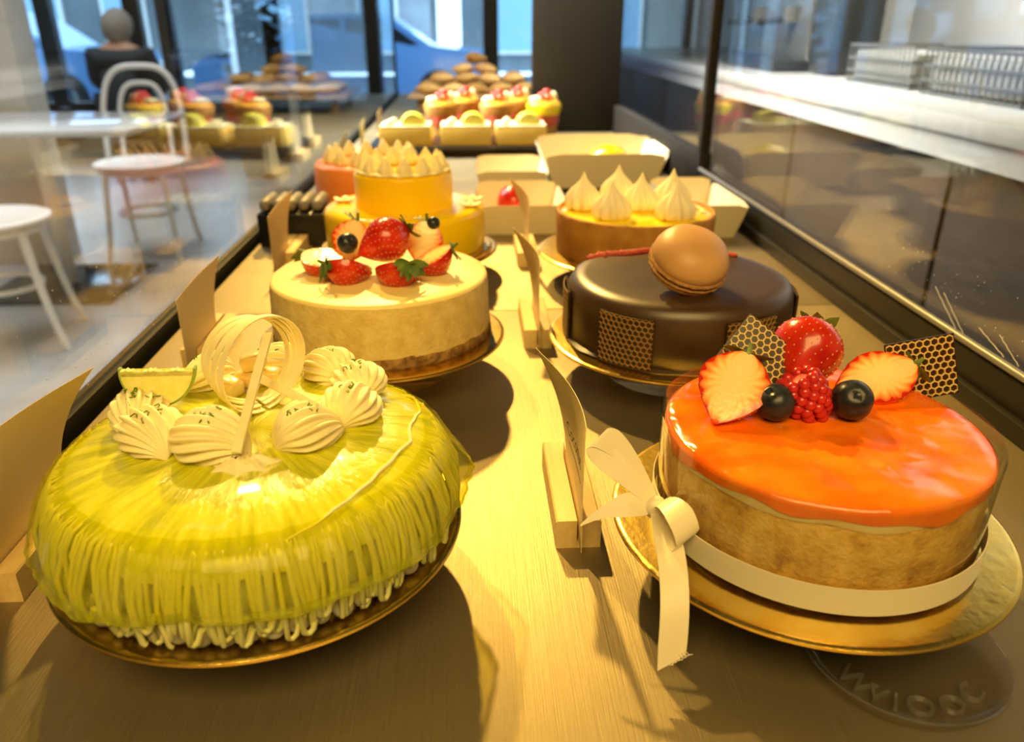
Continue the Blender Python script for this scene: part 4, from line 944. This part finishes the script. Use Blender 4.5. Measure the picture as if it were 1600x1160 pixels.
b = MB(); b.lathe([(mr*.97, .34), (mr*1.0, .62), (mr*.985, 1.05), (mr*.92, 1.55), (mr*.80, 2.1), (mr*.57, 2.55), (mr*.28, 2.78), (0, 2.85)], 64); part('top_shell', b, 'macaron', mc, local=True, sharp=80)
b = MB(); b.lathe([(0, .12), (mr*.95, .12), (mr*1.03, .2), (mr*1.01, .36), (mr*.9, .42)], 90, rf=lambda a, r, z: (r+.05*math.sin(31*a)*math.sin(13*a+2) if r > 3 else r, z)); part('top_foot', b, 'macaron_foot', mc, local=True)
b = MB(); b.lathe([(0, .14), (mr*.9, .14), (mr*.93, 0), (mr*.9, -.14), (0, -.14)], 64); part('filling', b, 'ganache', mc, local=True)
b = MB(); b.lathe([(0, -.12), (mr*.95, -.12), (mr*1.03, -.2), (mr*1.01, -.40), (mr*.9, -.46)], 90, rf=lambda a, r, z: (r+.05*math.sin(29*a)*math.sin(11*a+1) if r > 3 else r, z)); part('bottom_foot', b, 'macaron_foot', mc, local=True)
b = MB(); b.lathe([(mr*.97, -.38), (mr*.985, -.62), (mr*.9, -1.0), (mr*.7, -1.25), (0, -1.35)], 64); part('bottom_shell', b, 'macaron', mc, local=True, sharp=80)

# =================================================================== 5. LEMON MERINGUE TART
hx, hy = CK['lemon']
lt = thing('lemon_tart', 'deep lemon tart in a brown crust topped with six meringue kisses', 'tart', (hx, hy, 4))
b = MB(); b.lathe([(0, 4), (9.5, 4), (9.6, 4.2), (9.7, 8.8), (9.62, 9.05), (9.3, 9.1), (9.15, 8.95), (9.1, 8.4), (0, 8.3)], 96, (hx, hy, 0), lambda a, r, z: (r+.02*wob(a, z, ((23, 1), (39, 1))), z)); part('crust', b, 'tart', lt, sharp=60)
b = MB(); b.lathe([(9.16, 8.75), (8.9, 8.86), (0, 8.9)], 80, (hx, hy, 0)); part('curd', b, 'curd', lt, sharp=80)
mk = None
for i, (x, y, l) in enumerate(((13.7, 96.8, 'front left'), (18.9, 101.8, 'back'), (20.7, 96.0, 'middle'), (16.3, 91.4, 'front'), (25.2, 98.6, 'right back'), (23.7, 90.6, 'right front'))):
    n_ = 10
    def kf(a, r, z, s=i): return r*(1+.11*math.cos(n_*a+z*.35)*(min(1, r/1.2))), z
    q = MB(); q.lathe([(0, 8.88), (1.7, 8.88), (2.1, 9.3), (2.2, 9.9), (1.98, 10.6), (1.5, 11.25), (.95, 11.8), (.5, 12.35), (.22, 12.9), (.06, 13.35), (0, 13.4)], 100, (x, y, 0), kf)
    part('meringue_kiss', q, 'meringue', lt, sharp=80)
b = MB()
for k in range(10): a = -.2+.1*k; b.ball((hx+8.1*math.cos(a*1.1), hy+8.1*math.sin(a*1.1), 9.0), (.5, .35, .14), 7, 5, rot=Matrix.Rotation(k*1.3, 3, 'Z'))
part('almond_flakes', b, 'petal', lt)

# =================================================================== 6. YELLOW TWO TIER CAKE
hx, hy = CK['yellow']
yc = thing('tiered_cake', 'glossy yellow two tier cake on gold boards behind the cheesecake', 'cake', (hx, hy, 3.92))
b = MB(); b.lathe([(0, 3.92), (9.95, 3.92), (10.0, 4.1), (10.05, 8.2), (9.9, 8.75), (9.5, 9.02), (8.8, 9.08), (0, 9.08)], 96, (hx, hy, 0)); part('lower_tier', b, 'yglaze', yc, sharp=80)
b = MB(); b.lathe([(0, 9.05), (6.1, 9.05), (6.05, 9.3), (6.1, 12.8), (5.95, 13.15), (5.6, 13.25), (0, 13.25)], 80, (hx, hy, 0)); part('upper_tier', b, 'yglaze', yc, sharp=80)
for i in range(13):
    a = 2*PI*i/13; q = MB(); q.lathe([(0, 13.2), (.75, 13.2), (.98, 13.6), (.9, 14.1), (.55, 14.7), (.2, 15.3), (0, 15.5)], 40, (hx+4.7*math.cos(a), hy+4.7*math.sin(a), 0), lambda aa, r, z: (r*(1+.14*math.cos(7*aa+z)), z)); part('cream_peak', q, 'cream', yc, sharp=80)
b = MB(); b.lathe([(4.6, 13.2), (5.6, 13.22), (5.9, 13.4), (5.7, 13.62), (4.6, 13.5)], 60, (hx, hy, 0), lambda a, r, z: (r*(1+.02*math.sin(22*a)), z+.06*math.sin(17*a))); part('cream_border', b, 'cream', yc, sharp=80)
for fx, fy in ((-.2, 97.8), (.1, 101.2), (-16.3, 101.5)):
    q = MB()
    for k in range(5):
        a = 2*PI*k/5+.3; q.ball((fx+.75*math.cos(a), fy+.75*math.sin(a), 9.35), (.72, .5, .16), 10, 6, rot=Matrix.Rotation(a, 3, 'Z') @ Matrix.Rotation(-.3, 3, 'Y'))
    q.ball((fx, fy, 9.42), .25, 8, 6); part('sugar_flower', q, 'petal', yc)

# =================================================================== FARTHER BACK IN THE CASE
sc_ = thing('salmon_cake', 'round salmon orange cake with cream peaks behind the yellow cake', 'cake', (-16.5, 133.5, 0))
b = MB(); b.lathe([(0, 2.0), (9.3, 2.0), (9.4, 2.4), (9.2, 8.5), (8.8, 9.2), (0, 9.5)], 64, (-16.5, 133.5, 0)); part('body', b, 'salmon', sc_, sharp=70)
b = MB(); b.lathe([(0, .03), (10, .03), (10, 1.95), (0, 1.95)], 48, (-16.5, 133.5, 0)); part('base', b, 'gold', sc_)
for i in range(14):
    a = 2*PI*i/14; q = MB(); q.lathe([(0, 9.1), (.9, 9.1), (1.15, 9.7), (.8, 10.6), (.3, 11.5), (0, 11.8)], 28, (-16.5+6.6*math.cos(a), 133.5+6.6*math.sin(a), 0), lambda aa, r, z: (r*(1+.13*math.cos(7*aa)), z)); part('cream_peak', q, 'cream', sc_, sharp=80)
tr = thing('black_tray', 'tall black tray at the cafe side behind the price card', 'tray', (-26, 118, .03))
b = MB(); b.box((-26.2, 118.2, 2.43), (9.6, 8.4, 4.8), bev=.3); part('tray', b, 'black_tray', tr)
for i in range(5):
    x = -29.9+i*1.85; b = MB(); b.lathe([(0, -4.0), (.6, -3.8), (.86, -2.8), (.90, 0), (.86, 2.8), (.6, 3.8), (0, 4.0)], 20, (0, 0, 0), lambda a, r, z: (r*(1+.05*math.sin(9*z)), z)); b.map(lambda v: (x+v.x, 118.2+v.z, 5.8+v.y))
    solo('dark_roll', b, 'roll_grey', ('leftmost', 'second from left', 'middle', 'second from right', 'rightmost')[i]+' of five striped grey rolls on the black tray', 'pastry', (x, 118, 4.85), 'grey rolls on the black tray', sharp=80)
def paper_box(cx, y0, w_, d, h, z, label, fl=1.3):
    r = thing('paper_box', label, 'paper box', (cx, y0+d/2, z))
    b = MB(); b.box((cx, y0+d/2, z+.1), (w_, d, .2)); part('bottom', b, 'paper', r)
    def wall(ax, sgn, hh):
        q = MB(); n = 9; L = w_ if ax == 'y' else d
        for off in (0, .14):
            vs = []
            for i in range(n):
                t = -1+2*i/(n-1)
                for k, zz in enumerate((0, .72, 1)):
                    s_ = (1+2*fl/L*zz)*(1 if zz < 1 else .94); o_ = fl*zz-off
                    a_ = t*L/2*s_
                    top = hh*zz*(1 if (zz < 1 or abs(t) < .8) else .93)
                    vs.append((cx+a_, y0+(d/2)+sgn*(d/2+o_), z+top) if ax == 'y' else (cx+sgn*(w_/2+o_), y0+d/2+a_, z+top))
            q.add(vs, [(i*3+k, i*3+k+1, i*3+k+4, i*3+k+3) for i in range(n-1) for k in range(2)])
        part('side_wall', q, 'paper', r, sharp=60)
    wall('y', -1, h); wall('y', 1, h*1.12); wall('x', -1, h); wall('x', 1, h); return r
paper_box(7.6, 119.5, 11.5, 15, 4.7, .04, 'open white paper box with a red berry in front of the other boxes')
paper_box(7.6, 150, 11, 14, 4.6, .04, 'open white paper box with a dark slot, second from the front')
paper_box(25, 150, 19, 18, 6.6, 1.2, 'widest white paper box with flared sides and a yellow pastry inside', 2.2)
b = MB(); b.box((25, 159, .6), (17, 16, 1.16), bev=.1); solo('black_riser', b, 'black_tray', 'flat black riser under the widest paper box', 'riser', (25, 159, 0))
paper_box(35.6, 116, 8, 17, 5.2, .04, 'white paper box beside the rail just behind the lemon tart', 1.5)
paper_box(37.8, 172, 6, 16, 5, .04, 'white paper box beside the rail farther from the lemon tart', 1.5)
b = MB(); b.ball((6.4, 129, 3.05), (2.2, 3, 2.7), 20, 12, rot=Matrix.Rotation(.3, 3, 'Z')); solo('red_pastry', b, 'straw', 'red glazed pastry inside the front paper box', 'pastry', (6.4, 129, .2), sharp=80)
b = MB(); b.ball((27.5, 160, 4.6), (4.2, 4, 3.2), 20, 12); solo('yellow_bun', b, 'curd', 'yellow bun inside the widest paper box', 'pastry', (27.5, 160, 1.4), sharp=80)
# lemon slabs on a dark shelf
sh = thing('dark_shelf', 'low dark shelf carrying three lemon slabs', 'shelf', (-5, 205, 0))
b = MB(); b.box((-3, 206, 2.2), (44, 22, .5), bev=.1); part('shelf_board', b, 'black_tray', sh)
for sx in (-23, 17):
    for sy in (198, 214): b = MB(); b.box((sx, sy, .97), (1, 1, 1.9)); part('leg', b, 'black_tray', sh)
for i, (x, l) in enumerate(((-15.8, 'left'), (-1.2, 'middle'), (12.3, 'right'))):
    s_ = thing('lemon_slab', 'yellow cake slab with a lemon half on top, %s of three on the dark shelf' % l, 'cake', (x, 203, 2.5), 'lemon slabs on the dark shelf')
    b = MB(); b.box((x, 203, 4.6), (12.4, 10, 4.2), bev=.3); part('slab', b, 'slab', s_)
    b = MB(); b.box((x, 203, 6.95), (12.2, 9.8, .5), bev=.2); part('cream_layer', b, 'cream', s_)
    b = MB(); b.grid(lambda u, v: (x+1.8+3.1*math.sin(PI*v)*math.cos(PI*u), 202+3.0*math.cos(PI*v), 7.2+2.9*math.sin(PI*v)*math.sin(PI*u)), 16, 14); part('lemon_half', b, 'lemon_skin', s_, sharp=80)
    b = MB(); b.lathe([(0, 0), (2.6, 0), (2.6, .3), (0, .3)], 24); b.map(lambda v: (x+1.8+v.x*.95, 199.1+v.z, max(7.22, 7.5+v.y*.9))); part('lemon_face', b, 'lemon_in', s_)
    for k in range(3): b = MB(); b.ball((x-4+.4*k, 199.4+3*k, 7.7), (.9, .9, .7), 10, 6); part('cream_dot', b, 'cream', s_)
# tall layered fruit desserts
FG = 'layered fruit desserts at the back of the case'
for i, (x, y, l, big) in enumerate(((-7.8, 226, 'front left', 1), (7.3, 226, 'front middle', 1), (20.2, 226, 'front right', 1), (-1.9, 237, 'back left', 0), (13.2, 237, 'back right', 0))):
    f = thing('fruit_dessert', 'tall layered fruit dessert with berries on top, %s of five' % l, 'dessert', (x, y, 0), FG)
    b = MB(); b.lathe([(0, .03), (3.4, .03), (3.7, 4.0), (0, 4.0)], 32, (x, y, 0)); part('biscuit_layer', b, 'layer_brown', f)
    b = MB(); b.lathe([(0, 4.0), (3.75, 4.0), (4.3, 5.2), (4.2, 6.8), (0, 7.0)], 32, (x, y, 0), lambda a, r, z: (r*(1+.05*math.sin(6*a)), z)); part('berry_layer', b, 'layer_pink', f)
    b = MB(); b.lathe([(0, 6.9), (4.3, 6.9), (4.9, 9.3), (4.8, 9.6), (0, 9.6)], 32, (x, y, 0)); part('pastry_cup', b, 'tart' if i != 2 else 'curd', f)
    b = MB(); b.lathe([(0, 9.55), (4.5, 9.55), (4.2, 10.3), (0, 10.5)], 32, (x, y, 0)); part('apricot_layer', b, 'layer_orange', f)
    b = MB(); b.ball((x-2.2, y-1.2, 10.9), (1.9, 1.6, .9), 12, 8); b.ball((x+2.6, y+1.4, 11.1), (1.2, .9, 1.7), 12, 8); part('cream', b, 'cream', f)
    for (dx, dy, dz, rr) in ((-.6, -.8, 11.7, 1.35), (.8, -1.6, 11.4, 1.2), (.7, .6, 12.5, 1.25)): b = MB(); b.lathe([(0, -1.3*rr), (.5*rr, -.9*rr), (.95*rr, .1), (.8*rr, .6*rr), (0, .8*rr)], 18, (x+dx, y+dy, dz)); part('strawberry', b, 'straw' if dx < .75 else 'straw_o', f, sharp=80)
# pastries heaped on a raised wooden tray beyond
wt = thing('wooden_tray', 'raised wooden tray of baked pastries at the far end of the case', 'tray', (5, 318, 0))
b = MB(); b.box((4, 318, 5.5), (52, 44, 1), bev=.2); part('tray', b, 'oak', wt)
for sx in (-18, 26):
    for sy in (300, 336): b = MB(); b.box((sx, sy, 2.52), (2, 2, 4.94)); part('leg', b, 'oak', wt)
pr = random.Random(21); proto = None; kk = 0
def croissant_mb():
    b = MB(); pts = []; rad = []
    for i in range(25):
        t = -1+2*i/24; a = t*1.15; pts.append((4.6*math.sin(a), -3.2+3.2*math.cos(a)*1.0, .2)); rad.append((.35+1.75*(1-abs(t)**1.6))*(1+.09*math.cos(i*PI*.72)))
    b.tube(pts, rad, 14); return b
spots = [(-15+i*8.6, 303+j*10, 7.7) for i in range(6) for j in range(3)]+[(-10+i*8.8, 309+j*10, 10.9) for i in range(4) for j in range(2)]+[(-2, 314, 14.0), (6, 315, 14.0), (2, 317, 17.6)]
for (x, y, z) in spots:
    if proto is None:
        proto = solo('croissant', croissant_mb(), 'bread', 'golden baked croissant heaped on the raised wooden tray', 'croissant', (0, 0, 0), 'croissants on the wooden tray', sharp=80); o = proto
    else: o = clone(proto, None)
    o['label'] = 'golden baked croissant in the %s layer heaped on the raised wooden tray' % ('bottom' if z < 9 else 'second' if z < 12 else 'upper'); o.location = W((x, y, z)); o.rotation_euler = (pr.uniform(-.15, .15), pr.uniform(-.15, .15), pr.uniform(-.6, .6))
